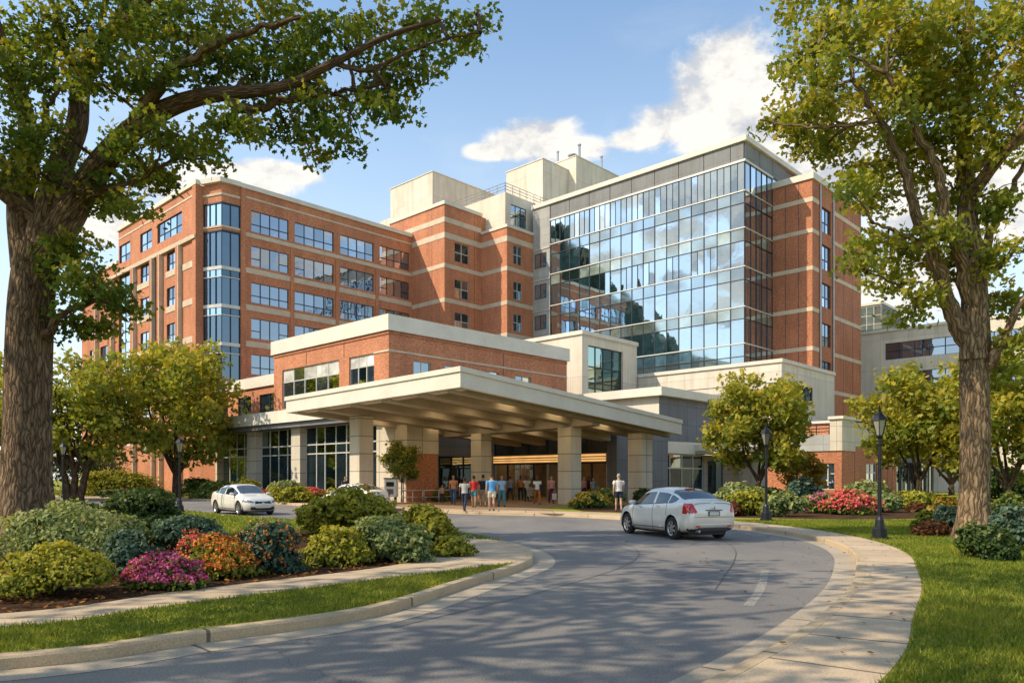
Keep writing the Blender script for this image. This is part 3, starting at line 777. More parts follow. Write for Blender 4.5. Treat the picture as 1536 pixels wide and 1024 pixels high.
# lobby storey
mb = MB(); LB = [(-42.8, -37.0), (-35.25, -29.3), (-27.8, -17.4)]
wall(mb, 'A', 8, -50, -43.2, 0, 7.4); FB.part('wall', mb, 'brick_deep')
FB.part('fascia', MB().box(-46.5, -16.9, 6.7, 8.02, 6.42, 7.45), 'canopy_white'); FB.part('lobby_soffit', MB().box(-46.3, -17.0, 6.95, 8.5, 6.02, 6.41), 'grey_panel')
for x0, x1 in ((-43.2, -42.85), (-36.95, -35.3), (-29.25, -27.85), (-17.35, -16.9)):
    FB.part('pilaster', MB().box(x0, x1, 7.6, 8.6, 0, 6.02), 'column_stone')
FB.part('plinth', MB().box(-42.85, -17.35, 7.9, 8.3, 0, .45), 'cast_stone')
for (x0, x1), n in zip(LB, (4, 4, (0, .15, .27, .42, .56, .7, .78, .86, 1))):
    window(FB, 'A', 8, (x0, x1, .45, 6.0), n, (0, .605, .74, 1), glass='glass_lobby', frame='frame_pale', fw=.10, depth=.2, name='lobby_window')
FB.part('wall', MB().quad((-18.5, 8.4, 0), (-18.5, 21, 0), (-18.5, 21, 6.4), (-18.5, 8.4, 6.4)), 'pale_grey_panel')
FB.part('overhang', MB().box(-18.5, -16.45, 8.5, 28, 6.3, 6.42), 'soffit')
window(FB, 'B', -18.5, (14.6, 18.6, .15, 3.6), 3, (0, .72, 1), glass='glass_lobby', fw=.1, depth=-.05, name='side_door')
PW = Bldg('entrance_pier', -15.2, 9, 'stout pale pier with brick lower side under the canopy, behind the little tree', 'pier')
PW.box('pier_body', -16.9, -13.8, 7.6, 10.5, 3.55, 5.9, 'column_stone'); PW.box('pier_body', -16.9, -13.85, 7.61, 10.45, 0, 3.55, 'brick'); PW.box('stone_facing', -16.92, -13.9, 7.57, 7.7, 0, 3.55, 'column_stone')

# ---- small brick block between lobby and wing
SB = Bldg('side_block', -38, 14, 'small two storey brick block with white parapet, left of the front block')
mb = MB(); hA = [(-38, -33.0, 7.7, 9.6), (-42.2, -39.6, 7.7, 9.6)]
wall(mb, 'A', 9.4, -44.3, -32.8, 7.2, 10.3, hA); mb.quad((-44.3, 9.4, 0), (-44.3, 25, 0), (-44.3, 25, 10.3), (-44.3, 9.4, 10.3))
SB.part('wall', mb, 'brick'); SB.part('roof', MB().box(-44.2, -33.05, 9.5, 25, 10.2, 10.24), 'roof_gravel')
SB.part('parapet', MB().box(-44.5, -33.02, 9.2, 9.7, 10.3, 11.3), 'canopy_white'); SB.part('parapet', MB().box(-44.5, -44.0, 9.7, 25, 10.3, 11.3), 'canopy_white')
for h in hA: window(SB, 'A', 9.4, h, 3 if h[0] > -39 else 2, (0, 1), fw=.09)
SB.part('wall', MB().box(-50, -44.35, 8.6, 20, 0, 6.3), 'brick_deep')

# ---- entrance hall under the canopy
EN = Bldg('entrance_hall', -12, 24, 'glazed entrance hall with a glowing gold band over the doors', 'entrance')
EX0, EX1, EY = -18.5, -6.3, 21.0
def ebar(x0, x1, z0, z1, mat='frame_dark', p=.06): return EN.box('door_frame', x0, x1, EY - p, EY + .06, z0, z1, mat)
EN.part('clerestory', MB().quad((EX0, EY, 3.75), (EX1, EY, 3.75), (EX1, EY, 5.3), (EX0, EY, 5.3)), 'glass_clerestory')
for x0, x1 in [(EX0 + .1 + i * 1.5, EX0 + .1 + (i + 1) * 1.5) for i in range(8)]:
    EN.part('glass_door', MB().quad((x0 + .05, EY + .01, .16), (x1 - .05, EY + .01, .16), (x1 - .05, EY + .01, 2.95), (x0 + .05, EY + .01, 2.95)), 'entry_glass')
for i in range(9):
    x = EX0 + .1 + i * 1.5; ebar(x - .07, x + .07, .13, 2.95, 'frame_dark' if i % 2 else 'pale_metal')
for i in range(7): 
    x = EX0 + .1 + i * 2; ebar(x - .04, x + .04, 3.75, 5.3)
ebar(EX0, EX1, 2.95, 3.05, 'frame_dark', .08); ebar(EX0, EX1, 5.3, 6.4, 'pale_grey_panel', .07)
EN.box('sign_band', EX0, EX1, EY - .22, EY - .09, 3.06, 3.74, 'beam_tan')
for z0, z1 in ((3.12, 3.24), (3.52, 3.66)): EN.box('light_strip', EX0 + .1, EX1 - .1, EY - .26, EY - .221, z0, z1, 'gold_strip')
EN.box('light_strip', EX0 + .1, EX1 - .1, EY - .24, EY - .221, 3.32, 3.42, 'gold_strip')
mb = MB(); 
for q in (((EX0, 27.8, .1), (EX1, 27.8, .1), (EX1, 27.8, 3.7), (EX0, 27.8, 3.7)), ((EX0, EY + .1, .14), (EX1, EY + .1, .14), (EX1, 27.8, .14), (EX0, 27.8, .14)), ((EX0, EY + .1, 3.7), (EX1, EY + .1, 3.7), (EX1, 27.8, 3.7), (EX0, 27.8, 3.7)),
          ((EX0 + .01, EY + .1, .1), (EX0 + .01, 27.8, .1), (EX0 + .01, 27.8, 3.7), (EX0 + .01, EY + .1, 3.7)), ((EX1 - .01, EY + .1, .1), (EX1 - .01, 27.8, .1), (EX1 - .01, 27.8, 3.7), (EX1 - .01, EY + .1, 3.7))): mb.quad(*q)
EN.part('hall_interior', mb, 'interior')
for x in (-17.4, -15, -12.6, -10.2, -7.8):
    for y in (22.2, 24.6): EN.box('ceiling_lamp', x - .7, x + .7, y, y + .6, 3.5, 3.66, 'warm_light')
EN.box('reception_desk', -15, -11, 26, 26.8, .14, 1.2, 'beam_tan')
EN.box('wall_post', EX1 - .01, EX1 + .9, EY - .2, 27.9, 0, 6.4, 'grey_panel')

# ---- grey panelled entrance volume to the right of the canopy
EV = Bldg('grey_entrance_wing', -9, 31, 'grey panelled single storey volume with white roof edge, right of the canopy')
mb = MB()
wall(mb, 'A', 28, -16.3, -6.31, 0, 8.6); EV.part('wall', mb, 'white_panel')
mb = MB(); wall(mb, 'B', -6.3, 28, 38.5, 4.92, 8.6); wall(mb, 'B', -6.3, 21.5, 28, 4.92, 6.3); EV.part('wall', mb, 'grey_panel')
EV.part('roof', MB().box(-16.3, -6.32, 28.02, 38.5, 8.5, 8.55), 'roof_gravel')
EV.part('fascia', MB().box(-16.3, -5.7, 27.4, 28.2, 8.6, 9.3), 'canopy_white'); EV.part('fascia', MB().box(-6.9, -5.7, 28.2, 39, 8.6, 9.3), 'canopy_white')
EV.part('white_lintel', MB().box(-6.6, -6.22, 21.95, 35.4, 3.92, 4.9), 'canopy_white')
mb = MB(); wall(mb, 'B', -6.3, 27.2, 42, 0, 3.9, [(28.2, 35.3, .4, 3.85)]); EV.part('wall', mb, 'pale_grey_panel')
window(EV, 'B', -6.3, (28.2, 35.3, .4, 3.85), (0, .23, .5, .76, 1), (0, .66, 1), glass='glass_lobby', frame='frame_pale', fw=.1, name='lobby_window')
window(EV, 'B', -6.3, (36, 38.6, .15, 3.4), 2, (0, 1), glass='glass_lobby', fw=.12, depth=-.04, name='side_door')
EV.part('door_canopy', MB().box(-6.3, -4.4, 33.6, 43, 4.2, 4.75), 'canopy_white'); EV.part('door_soffit', MB().box(-6.28, -4.45, 33.65, 42.9, 3.95, 4.19), 'beam_tan')
EV.part('light_strip', MB().box(-4.44, -4.41, 33.7, 42.8, 4.02, 4.12), 'gold_strip')

# ---- low white wall range behind the small tree
WR = Bldg('low_white_range', -2, 45, 'low pale concrete range behind the round tree at the right of the entrance')
mb = MB(); hp = (-3.0, -1.9, 1.0, 3.1); wall(mb, 'A', 42.5, -6.3, 1.5, 0, 4.0, [hp]); WR.part('wall', mb, 'white_panel'); window(WR, 'A', 42.5, hp, 2, (0, 1), glass='glass_lobby')
WR.box('upper_wall', -6.3, 1.5, 42.9, 52, 4.0, 6.3, 'pale_grey_panel'); WR.box('coping', -6.3, 1.5, 42.3, 43, 4.0, 4.25, 'coping')

# ---- low brick building at the right
LBd = Bldg('low_brick_building', 3, 39, 'low red brick building with pale stone top, behind the right street lamp')
mb = MB(); hb = (38.4, 41.0, 1.05, 3.0)
wall(mb, 'B', 6.55, 33.1, 46, 0, 4.3, [hb])
wall(mb, 'A', 33.1, .5, 6.55, 0, 3.9, [(4.95, 6.0, .95, 2.95)])
LBd.part('wall', mb, 'brick_deep')
LBd.part('stone_top', MB().box(5.7, 6.62, 33.0, 35.8, 3.9, 6.3), 'cast_stone'); LBd.part('stone_top', MB().box(5.8, 6.6, 35.81, 46, 4.3, 6.2), 'cast_stone')
LBd.part('coping', MB().box(5.6, 6.75, 32.85, 46.1, 6.3, 6.52), 'coping')
LBd.part('stone_top', MB().box(.5, 5.69, 33.0, 33.6, 3.9, 5.15), 'pale_grey_panel')
LBd.part('upper_wall', MB().box(.5, 5.6, 37.5, 46, 3.9, 6.35), 'brick'); LBd.part('coping', MB().box(.4, 5.55, 37.35, 37.9, 6.35, 6.55), 'coping')
LBd.part('roof', MB().box(.5, 5.75, 33.6, 37.5, 3.85, 3.9), 'roof_gravel')
rl = MB()
for z in (5.4, 5.65, 5.9): rl.tube([(.5, 33.4, z), (5.6, 33.4, z)], .035, 6)
for x in np.linspace(.6, 5.5, 6): rl.tube([(x, 33.4, 5.1), (x, 33.4, 5.92)], .035, 6)
LBd.part('railing', rl, 'black_iron')
window(LBd, 'B', 6.55, hb, 2, (0, .62, 1), frame='frame_pale', fw=.1); window(LBd, 'A', 33.1, (4.95, 6.0, .95, 2.95), 2, (0, .6, 1), frame='frame_pale', fw=.08)
for y in (35.8, 44.8, 43.6): LBd.part('control_joint', MB().box(6.53, 6.565, y, y + .05, 0, 3.85), 'frame_dark')
GW = Bldg('grey_glass_range', 4, 54, 'low grey glazed range behind the trees at the right', 'building')
GW.box('wall', 0, 5.9, 46.2, 60, 0, 3.7, 'grey_panel')
for y in np.arange(46.6, 58, 2.6): window(GW, 'B', 5.9, (y, y + 2.2, .4, 3.3), 2, (0, 1), glass='glass_lobby', depth=-.03)

# ---- far white building at the right
FW = Bldg('far_white_building', 8, 92, 'far pale stone building with two strips of grey windows, right of the brick tower')
mb = MB(); hs = [(-5.0, 16, 17.3, 19.45), (-5.0, 16, 13.4, 15.55), (-5, 16, 9.2, 11.3)]
wall(mb, 'A', 80, -12, 40, 0, 21.0, hs, rev=.3); mb.quad((-12, 80, 21), (40, 80, 21), (40, 104, 21), (-12, 104, 21)); mb.quad((40, 80, 0), (40, 104, 0), (40, 104, 21), (40, 80, 21))
FW.part('wall', mb, 'white_panel')
for h in hs: window(FW, 'A', 80, h, 12, (0, .5, 1), glass='glass_punched', fw=.1, depth=.2)
FW.part('coping', MB().box(-12, 40.1, 79.85, 80.3, 21, 21.35), 'coping')
SP = Bldg('glass_roof_room', -7, 84, 'little glazed rooftop room above the far white building', 'rooftop room')
SP.box('wall', -9, -6.0, 82, 90, 21, 25.2, 'grey_panel'); SP.box('coping', -9.1, -5.9, 81.9, 90.1, 25.2, 25.5, 'coping')
window(SP, 'A', 82, (-8.9, -6.1, 21.4, 25.0), 3, (0, .33, .66, 1), glass='glass_spandrel_green', frame='frame_pale', depth=-.04)

# ================================================================== CANOPY
CN = Bldg('entrance_canopy', -8, 10, 'broad cream entrance canopy with deep fascia on four stone columns', 'canopy')
cz = lambda x, y: 6.29 - .0714 * y + .0169 * x         # underside, falling gently to the back
XL, XR, YF, YB = -16.15, 0, 0, 20.6
def slab(mb, x0, x1, y0, y1, d0, d1):
    p = [(x0, y0), (x1, y0), (x1, y1), (x0, y1)]
    return mb.prism(p, [cz(*q) + d0 for q in p], [cz(*q) + d1 for q in p])
CN.part('roof_slab', slab(MB(), XL, XR, YF, YB, .42, .75), 'roof_gravel')
for nm, a in (('fascia', (XL - .25, XR + .25, YF - .25, YF)), ('fascia', (XR, XR + .25, YF + .003, YB)), ('fascia', (XL - .25, XL, YF + .003, YB))):
    CN.part(nm, slab(MB(), *a, 0, .76), 'canopy_white')
    if a[3] == YF: b_ = (a[0] - .08, a[1] + .08, a[2] - .08, a[3] + .15)
    elif a[0] == XR: b_ = (a[0] - .15, a[1] + .08, YF + .155, YB)
    else: b_ = (a[0] - .08, a[1] + .15, YF + .155, YB)
    CN.part('fascia_cap', slab(MB(), *b_, .762, 1.02), 'canopy_white')
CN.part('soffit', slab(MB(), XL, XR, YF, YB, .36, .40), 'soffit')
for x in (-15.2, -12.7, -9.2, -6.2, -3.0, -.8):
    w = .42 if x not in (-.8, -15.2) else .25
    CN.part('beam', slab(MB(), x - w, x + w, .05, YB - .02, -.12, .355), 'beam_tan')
CN.part('cross_beam', slab(MB(), -15.0, -.9, 12.0, 12.7, -.30, .35), 'beam_tan'); CN.part('cross_beam', slab(MB(), XL + .1, XR - .1, .06, .5, -.03, .352), 'soffit')
for y in (3.5, 7.8, 16.2): CN.part('soffit_joint', slab(MB(), -15.9, -.1, y, y + .09, .3, .358), 'beam_tan')
for x in (-14.0, -10.9, -7.7, -4.6, -1.9):
    for y in (5.3, 9.6, 14.5): CN.part('light_panel', slab(MB(), x - .75, x + .75, y, y + 1.4, .325, .357), 'warm_light')
for (x, y, w, sub) in ((-12.7, 3.0, .54, .12), (-10.9, 12.0, .52, .3), (-3.06, 12.35, .54, .3), (-1.5, 18.1, .60, .12)):
    zt = cz(x, y) - sub + .01
    col = MB().box(x - w, x + w, y - w, y + w, .1, zt)
    c_ = CN.part('column', col, 'column_stone', bevel=.02)
# ================================================================== GROUND, ROAD, PATHS
def smooth(pts, n=8):
    P = [Vector((p[0], p[1])) for p in pts]; out = []
    for i in range(len(P) - 1):
        p0 = P[i - 1] if i else P[0] * 2 - P[1]; p3 = P[i + 2] if i + 2 < len(P) else P[-1] * 2 - P[-2]
        p1, p2 = P[i], P[i + 1]
        for k in range(n):
            t = k / n
            out.append(.5 * ((2 * p1) + (p2 - p0) * t + (2 * p0 - 5 * p1 + 4 * p2 - p3) * t * t + (3 * p1 - p0 - 3 * p2 + p3) * t ** 3))
    out.append(P[-1]); return out

def offset(line, d):
    out = []
    for i, p in enumerate(line):
        t = (line[min(i + 1, len(line) - 1)] - line[max(i - 1, 0)]).normalized()
        out.append(p + Vector((-t.y, t.x)) * d)
    return out

def strip(name, l1, l2, z, mat, kind='structure', z2=None):
    """ribbon between two lines; u = metres along, v = metres across"""
    n = min(len(l1), len(l2)); me = bpy.data.meshes.new(name)
    vs = [(*p[:2], z) for p in l1[:n]] + [(*p[:2], z if z2 is None else z2) for p in l2[:n]]
    fs = [(i, i + 1, n + i + 1, n + i) for i in range(n - 1)]
    me.from_pydata(vs, [], fs)
    uvl = me.uv_layers.new(name='UVMap')
    acc = [0]
    for i in range(n - 1): acc.append(acc[-1] + ((Vector(l1[i + 1][:2]) - Vector(l1[i][:2])).length + (Vector(l2[i + 1][:2]) - Vector(l2[i][:2])).length) / 2)
    for lp in me.loops:
        i = lp.vertex_index; w = (Vector(l1[i % n][:2]) - Vector(l2[i % n][:2])).length
        uvl.data[lp.index].uv = (acc[i % n], 0 if i < n else w)
    bm = bmesh.new(); bm.from_mesh(me)
    for f in bm.faces:
        if f.normal.z < 0: f.normal_flip()
    bm.to_mesh(me); bm.free()
    me.materials.append(M[mat]); o = bpy.data.objects.new(name, me); COL.objects.link(o)
    o['kind'] = kind
    return o

def sheet(name, poly, z, mat):
    tri = tessellate_polygon([[Vector((p[0], p[1], 0)) for p in poly]])
    me = bpy.data.meshes.new(name)
    me.from_pydata([(p[0], p[1], z) for p in poly], [], [tuple(t) for t in tri])
    bm = bmesh.new(); bm.from_mesh(me)
    for f in bm.faces:
        if f.normal.z < 0: f.normal_flip()
    uvl = bm.loops.layers.uv.new('UVMap')
    for f in bm.faces:
        for l in f.loops: l[uvl].uv = (l.vert.co.x, l.vert.co.y)
    bm.to_mesh(me); bm.free(); me.materials.append(M[mat])
    o = bpy.data.objects.new(name, me); COL.objects.link(o); o['kind'] = 'structure'
    return o

def kerb(line, side):
    """raised kerb stone along a line, standing on its land side"""
    w = .16 * side
    b = offset(line, w); c = offset(line, .02 * side)
    n = len(line); vs = []; 
    prof = [(line, 0.0), (line, .105), (c, .128), (b, .130), (b, 0.0)]
    for l, z in prof: vs += [(p.x, p.y, z) for p in l]
    fs = [(k * n + i, k * n + i + 1, (k + 1) * n + i + 1, (k + 1) * n + i) for k in range(4) for i in range(n - 1)]
    me = bpy.data.meshes.new('kerb'); me.from_pydata(vs, [], fs)
    uvl = me.uv_layers.new(name='UVMap'); acc = [0]
    for i in range(n - 1): acc.append(acc[-1] + (line[i + 1] - line[i]).length)
    for lp in me.loops: uvl.data[lp.index].uv = (acc[lp.vertex_index % n], (lp.vertex_index // n) * .05)
    bm = bmesh.new(); bm.from_mesh(me); bmesh.ops.recalc_face_normals(bm, faces=bm.faces)
    if sum(f.normal.z for f in bm.faces) < 0: bmesh.ops.reverse_faces(bm, faces=bm.faces)
    bm.to_mesh(me); bm.free()
    me.materials.append(M['concrete_kerb']); o = bpy.data.objects.new('kerb', me); COL.objects.link(o); o['kind'] = 'structure'

g = lambda px, py: at(px, py).to_2d()
S = lambda *ps: [Vector(p) for p in ps]
ground_o = sheet('ground', S((-2500, -2500), (2500, -2500), (2500, 2500), (-2500, 2500)), -.06, 'lawn')
def add_reflection_hill():
    # unseen wooded rise, added and shaped to give the dark slope mirrored in the glass
    vs = []; nA, nR = 260, 26; prof = [(-83, 2), (-87, 13), (-92, 19), (-96.5, 18.6), (-99, 16.4), (-102, 13.2), (-105, 10.2), (-108, 8.0), (-112, 6.0), (-120, 5), (-128, 1)]
    rg = np.random.default_rng(3)
    for i in range(nA):
        az = -83 - 45 * i / (nA - 1); el = float(np.interp(-az, [-q[0] for q in prof], [q[1] for q in prof]))
        for j in range(nR):
            D = 235 + 150 * j / (nR - 1); s_ = min(1, (D - 235) / 65); s_ = s_ * s_ * (3 - 2 * s_)
            if D > 310: s_ *= 1 - ((D - 310) / 75) ** 2
            z = D * math.tan(R(el)) * s_ * (rg.uniform(.975, 1.012) + .018 * math.sin(i * .31) * math.sin(j * .9))
            vs.append((104.5 + D * math.sin(R(az)) + rg.uniform(-1, 1), 110 + D * math.cos(R(az)) + rg.uniform(-1, 1), max(-.1, z) - .05))
    fs = [(i * nR + j, (i + 1) * nR + j, (i + 1) * nR + j + 1, i * nR + j + 1) for i in range(nA - 1) for j in range(nR - 1)]
    o = MB().add(vs, fs).build('reflection_hill', 'reflection_hill_woods', smooth=False); o['kind'] = 'structure'
add_reflection_hill()
sheet('road', S((-160, -45), (60, -45), (60, 110), (-160, 110)), 0, 'asphalt')

# island between the two carriageways
isl_near = smooth(S((-70, 2.6), (-40, 3.4), (-16, 4.9), (-8, 5.9), (-4.55, 7.0), (-3.34, 8.05), (-1.76, 9.6), (-.73, 12.2), (.12, 14.4), (.45, 16.0), (.30, 18.2), (-.45, 20.6), (-1.5, 22.8), (-3.6, 25.6), (-7.9, 29.6), (-13.2, 34.6), (-17.2, 39.4), (-26, 46.5), (-44, 54), (-80, 60)))
sheet('island_ground', offset(isl_near, .08) + S((-80, 60), (-70, 2.6))[:1], .122, 'lawn')
kerb(isl_near, 1)
# land around the hospital and the right-hand lawn, one continuous kerb line
land = smooth(S((-110, 76), (-70, 75), (-44, 71.5), (-29, 64.5), (-17.2, 53.5), (-13.2, 48.8), (-8.6, 44.0), (-5.2, 40.6), (-2.2, 37.9), (.5, 36.4), (2.8, 35.0), (5.5, 31.6), (7.6, 27.8), (8.55, 23.6), (8.45, 20.2), (7.7, 17.2), (6.35, 14), (5.05, 11.4), (3.45, 8.75), (2.25, 7.05), (.7, 5.2), (-2, 3.0), (-6, 1.1), (-14, -.6), (-40, -3.5), (-70, -5)))
sheet('lawn_ground', offset(land, .08) + S((-70, -60), (170, -60), (170, 240), (-170, 240), (-170, 76)), .122, 'lawn')
kerb(land, 1)
strip('gutter', offset(isl_near, -.46), isl_near, .004, 'concrete_gutter')
strip('gutter', offset(land, -.40), land, .004, 'concrete_gutter')
# right-hand pavement following the kerb
iR = next(i for i, p in enumerate(land) if p.x > 2.0 and p.y < 36)
walk_in = offset(land[iR:], .10)
outer = smooth(S((3.2, 37.6), (5.6, 35.2), (7.9, 31.0), (9.3, 27.0), (9.75, 23.2), (9.45, 19.6), (8.55, 16.4), (7.35, 13.8), (6.1, 11.3), (4.7, 8.9), (3.6, 7.0), (2.2, 5.2), (-.6, 2.3), (-5.5, -.6), (-14, -2.4), (-40, -5), (-70, -6.6)))
def resample(line, m):
    d = [0]
    for i in range(len(line) - 1): d.append(d[-1] + (line[i + 1] - line[i]).length)
    out = []; j = 0
    for k in range(m):
        t = d[-1] * k / (m - 1)
        while j < len(d) - 2 and d[j + 1] < t: j += 1
        f = (t - d[j]) / max(1e-9, d[j + 1] - d[j]); out.append(line[j].lerp(line[j + 1], min(1, f)))
    return out
def nearest_pairs(a, b):
    b2 = resample(b, 900); out = []; j = 0
    for p in a:
        seg = range(j, min(len(b2), j + 90)); j = min(seg, key=lambda i: (b2[i] - p).length); out.append(b2[j])
    return out
wi = walk_in
strip('pavement', wi, nearest_pairs(wi, outer), .127, 'concrete_walk')
# pavement along the near edge of the island, widening round its nose
isl_in = smooth(S((-40, 5.4), (-16, 6.6), (-8.6, 7.55), (-5.5, 8.35), (-4.4, 9.75), (-2.25, 12.2), (-1.05, 14.1), (-.25, 15.1), (.05, 15.9), (.1, 17.2)))
isl_bed = smooth(S((-40, 6.4), (-16, 7.6), (-9.2, 8.4), (-6.05, 9.25), (-4.75, 11.1), (-2.6, 13.7), (-1.75, 15.6), (-1.5, 17.4), (-1.75, 19.6), (-2.4, 21.4)))
nose_edge = smooth(S((-40, 5.4), (-16, 6.6), (-8.6, 7.55), (-5.5, 8.35), (-4.4, 9.75), (-2.25, 12.2), (-.95, 13.6), (.02, 14.75), (.31, 16.0), (.17, 18.1), (-.6, 20.4), (-1.5, 22.2)))
wb = resample(isl_bed, 160); wn = resample(nose_edge, 160)
strip('pavement', wn, wb, .127, 'concrete_walk')
# planting beds
bed_back = S((-3.6, 23.2), (-6.0, 25.2), (-8.5, 22.0), (-9.5, 19.0), (-11, 22), (-14.5, 27), (-19, 29), (-30, 26), (-40, 18))
sheet('planting_bed', [p for p in offset(isl_bed, .02)] + bed_back, .1255, 'mulch')
sheet('planting_bed', smooth(S((3.6, 38.2), (6.4, 35.8), (8.7, 32.6), (11.5, 31.2), (14.2, 30.6), (17.0, 31.4), (20, 33.5), (24, 33.8), (26, 42), (22, 48), (14, 52), (9, 50), (5, 47), (3.4, 42), (3.6, 38.2))), .1255, 'mulch')
sheet('planting_bed', smooth(S((13.2, 19.3), (15, 18.0), (18, 18.2), (20, 20), (19.5, 25), (16, 25), (13.6, 22.5), (13.2, 19.3))), .1255, 'mulch')
sheet('planting_bed', smooth(S((-9.6, 46.6), (-13.5, 50.6), (-17.5, 55.6), (-24, 62.5), (-24, 70), (-14, 60), (-9.5, 56), (-8.2, 50), (-9.6, 46.6))), .1255, 'mulch')
# forecourt paving under the canopy
fc = [p for p in offset([p for p in land if -9 < p.x < 3.2 and 34 < p.y < 45], .165)]
sheet('forecourt', fc + [G(-1.0, 6.5).to_2d(), G(2.0, 19).to_2d(), G(-5, 21.5).to_2d(), G(-18.4, 21.5).to_2d(), G(-18.4, 9).to_2d(), G(-19, 3).to_2d()], .1265, 'pavers')
sheet('forecourt', smooth(S((-3.0, 38.8), (-1.4, 37.5), (.4, 36.65), (2.6, 35.3), (3.3, 37.4), (1.2, 38.6), (-1.0, 40.2), (-3.0, 38.8)), 5), .1305, 'concrete_walk')
strip('pavement', offset(land[:70], .13), offset(land[:70], 1.7), .1275, 'concrete_walk')
# worn lane line on the outer side of the turn
lane = smooth(S((6.4, 26.5), (6.75, 22.5), (6.3, 19.2), (5.45, 16.4), (4.55, 13.9), (3.85, 12.0), (3.2, 10.5)))
def lane_mat():
    m, nt, b = new_mat('road_paint')
    v = coords(nt, 'Object'); f = noise(nt, v, 22, 4, .7)
    tr = nt.nodes.new('ShaderNodeBsdfTransparent'); mx = nt.nodes.new('ShaderNodeMixShader'); out = nt.nodes['Material Output']
    b.inputs['Base Color'].default_value = (.52, .48, .40, 1); b.inputs['Roughness'].default_value = .8
    nt.links.new(ramp(nt, f, [(.30, (.05, .05, .05)), (.62, (.62, .62, .62))]), mx.inputs[0]); nt.links.new(tr.outputs[0], mx.inputs[1]); nt.links.new(b.outputs[0], mx.inputs[2]); nt.links.new(mx.outputs[0], out.inputs[0])
    M['road_paint'] = m
lane_mat()
strip('lane_marking', lane[30:], offset(lane, .14)[30:], .005, 'road_paint')
plain('tar', (.075, .072, .07), .7)
seam = smooth(S((5.6, 26.5), (6.0, 22.5), (5.6, 19.2), (4.8, 16.4), (3.9, 13.9), (3.2, 12.0)))
strip('road_seam', seam, offset(seam, .022), .005, 'tar'); 
for pts in (S((-1.4, 8.9), (.6, 12.0), (2.4, 15.6), (3.1, 19.0), (2.6, 23)),):
    l = smooth(pts); strip('road_seam', l, offset(l, .018), .005, 'tar')

# ------------------------------------------------------------------ lamps, kiosk, rail
def lamp_mesh():
    r = MB()
    base = MB().lathe([(.26, 0), (.26, .10), (.22, .12), (.21, .34), (.15, .40), (.12, .62), (.085, .70), (.075, .74)], n=10)
    pole = MB().lathe([(.062, .74), (.05, 2.9), (.075, 2.92), (.075, 2.97), (.045, 3.0), (.045, 3.12), (.10, 3.16), (.06, 3.2)], n=10)
    cage = MB()
    b0, b1 = .10, .215
    for k in range(6):
        a = math.pi / 3 * k; c, s_ = math.cos(a), math.sin(a)
        cage.tube([(b0 * c, b0 * s_, 3.2), (b1 * c, b1 * s_, 3.68)], .012, 5)
    cage.lathe([(b0 + .01, 3.18), (b0 + .01, 3.22)], n=6); 
    hood = MB().lathe([(.25, 3.68), (.235, 3.71), (.13, 3.86), (.06, 3.92), (.045, 3.95)], n=6).lathe([(.02, 3.95), (.045, 4.0), (.02, 4.05), (.03, 4.08), (.004, 4.16)], n=8)
    pan = MB().lathe([(b0 - .01, 3.22), (b1 - .012, 3.675)], n=6)
    return [('base', base, 'black_iron'), ('pole', pole, 'black_iron'), ('lantern_frame', cage, 'black_iron'), ('lantern_glass', pan, 'glass_lamp'), ('hood', hood, 'black_iron')]
lamps = [((9.86, 20.35), .87, 'black post lamp with lantern on the lawn at right, nearest one'), ((9.85, 29.4), .92, 'black post lamp with lantern beside the flower bed, between car and round tree'),
         ((-16.3, 37.2), .92, 'black post lamp with lantern on the island near the front-facing silver car'), ((-27.4, 46.3), .97, 'far dark post lamp beside the left oak trunk')]
proto = None
for (x, y), s_, lab in lamps:
    if proto is None:
        proto = o = empty('street_lamp', (x, y, .12))
        for nm, mb, mt in lamp_mesh(): mb.build(nm, mt, o, smooth=False)
    else: o = copy_tree(proto)
    o.location = (x, y, .12); o.scale = (s_,) * 3; tag(o, lab, 'street lamp', 'post lamps along the drive')

plain('kiosk_white', (.86, .85, .82), .4, var=.05)
def W2(p): return (p.x, p.y)
k = at(587, 752, 51.0); ko = empty('ticket_kiosk', (k.x, k.y, .127), R(-15), 'small white box sign with dark window on two legs, left of the little tree', 'kiosk')
MB().box(-.42, .42, -.2, .2, .42, 1.62).build('cabinet', 'kiosk_white', ko, bevel=.02); MB().box(-.28, .28, -.215, -.201, 1.12, 1.42).build('screen', 'glass_lobby', ko); MB().box(-.24, .24, -.215, -.201, .6, .95).build('panel', 'grey_panel', ko); MB().box(-.46, .46, -.25, .25, 1.621, 1.70).build('cap', 'frame_dark', ko)
for x in (-.3, .3): MB().box(x - .05, x + .05, -.1, .1, 0, .42).build('leg', 'black_iron', ko)
ra = G(-18.2, 4.0); rb = G(-9.5, 8.0)
for (p, q, lab) in ((at(604, 0, 52.5), at(634, 0, 53.5), 'short pale metal rail by the planting, left section'), (at(636, 0, 53.6), at(680, 0, 55), 'short pale metal rail by the planting, right section')):
    c_ = (p + q) / 2; L_ = (q - p).to_2d().length / 2
    o = empty('guard_rail', (c_.x, c_.y, .127), math.atan2(q.y - p.y, q.x - p.x), lab, 'rail', 'guard rails beside the forecourt planting')
    MB().tube([(-L_, 0, .82), (L_, 0, .82)], .045, 8).build('top_rail', 'pale_metal', o, smooth=True); MB().tube([(-L_, 0, .35), (L_, 0, .35)], .03, 8).build('low_rail', 'pale_metal', o, smooth=True)
    for x in (-L_, 0, L_): MB().tube([(x, 0, 0), (x, 0, .82)], .04, 8).build('post', 'pale_metal', o, smooth=True)
hp_ = at(190, 0, 66.5); hy = empty('fire_hydrant', (hp_.x + .2, 66.2, .125), 0, 'small orange fire hydrant in the grass by the far hedge', 'hydrant')
plain('hydrant_orange', (.65, .16, .04), .5)
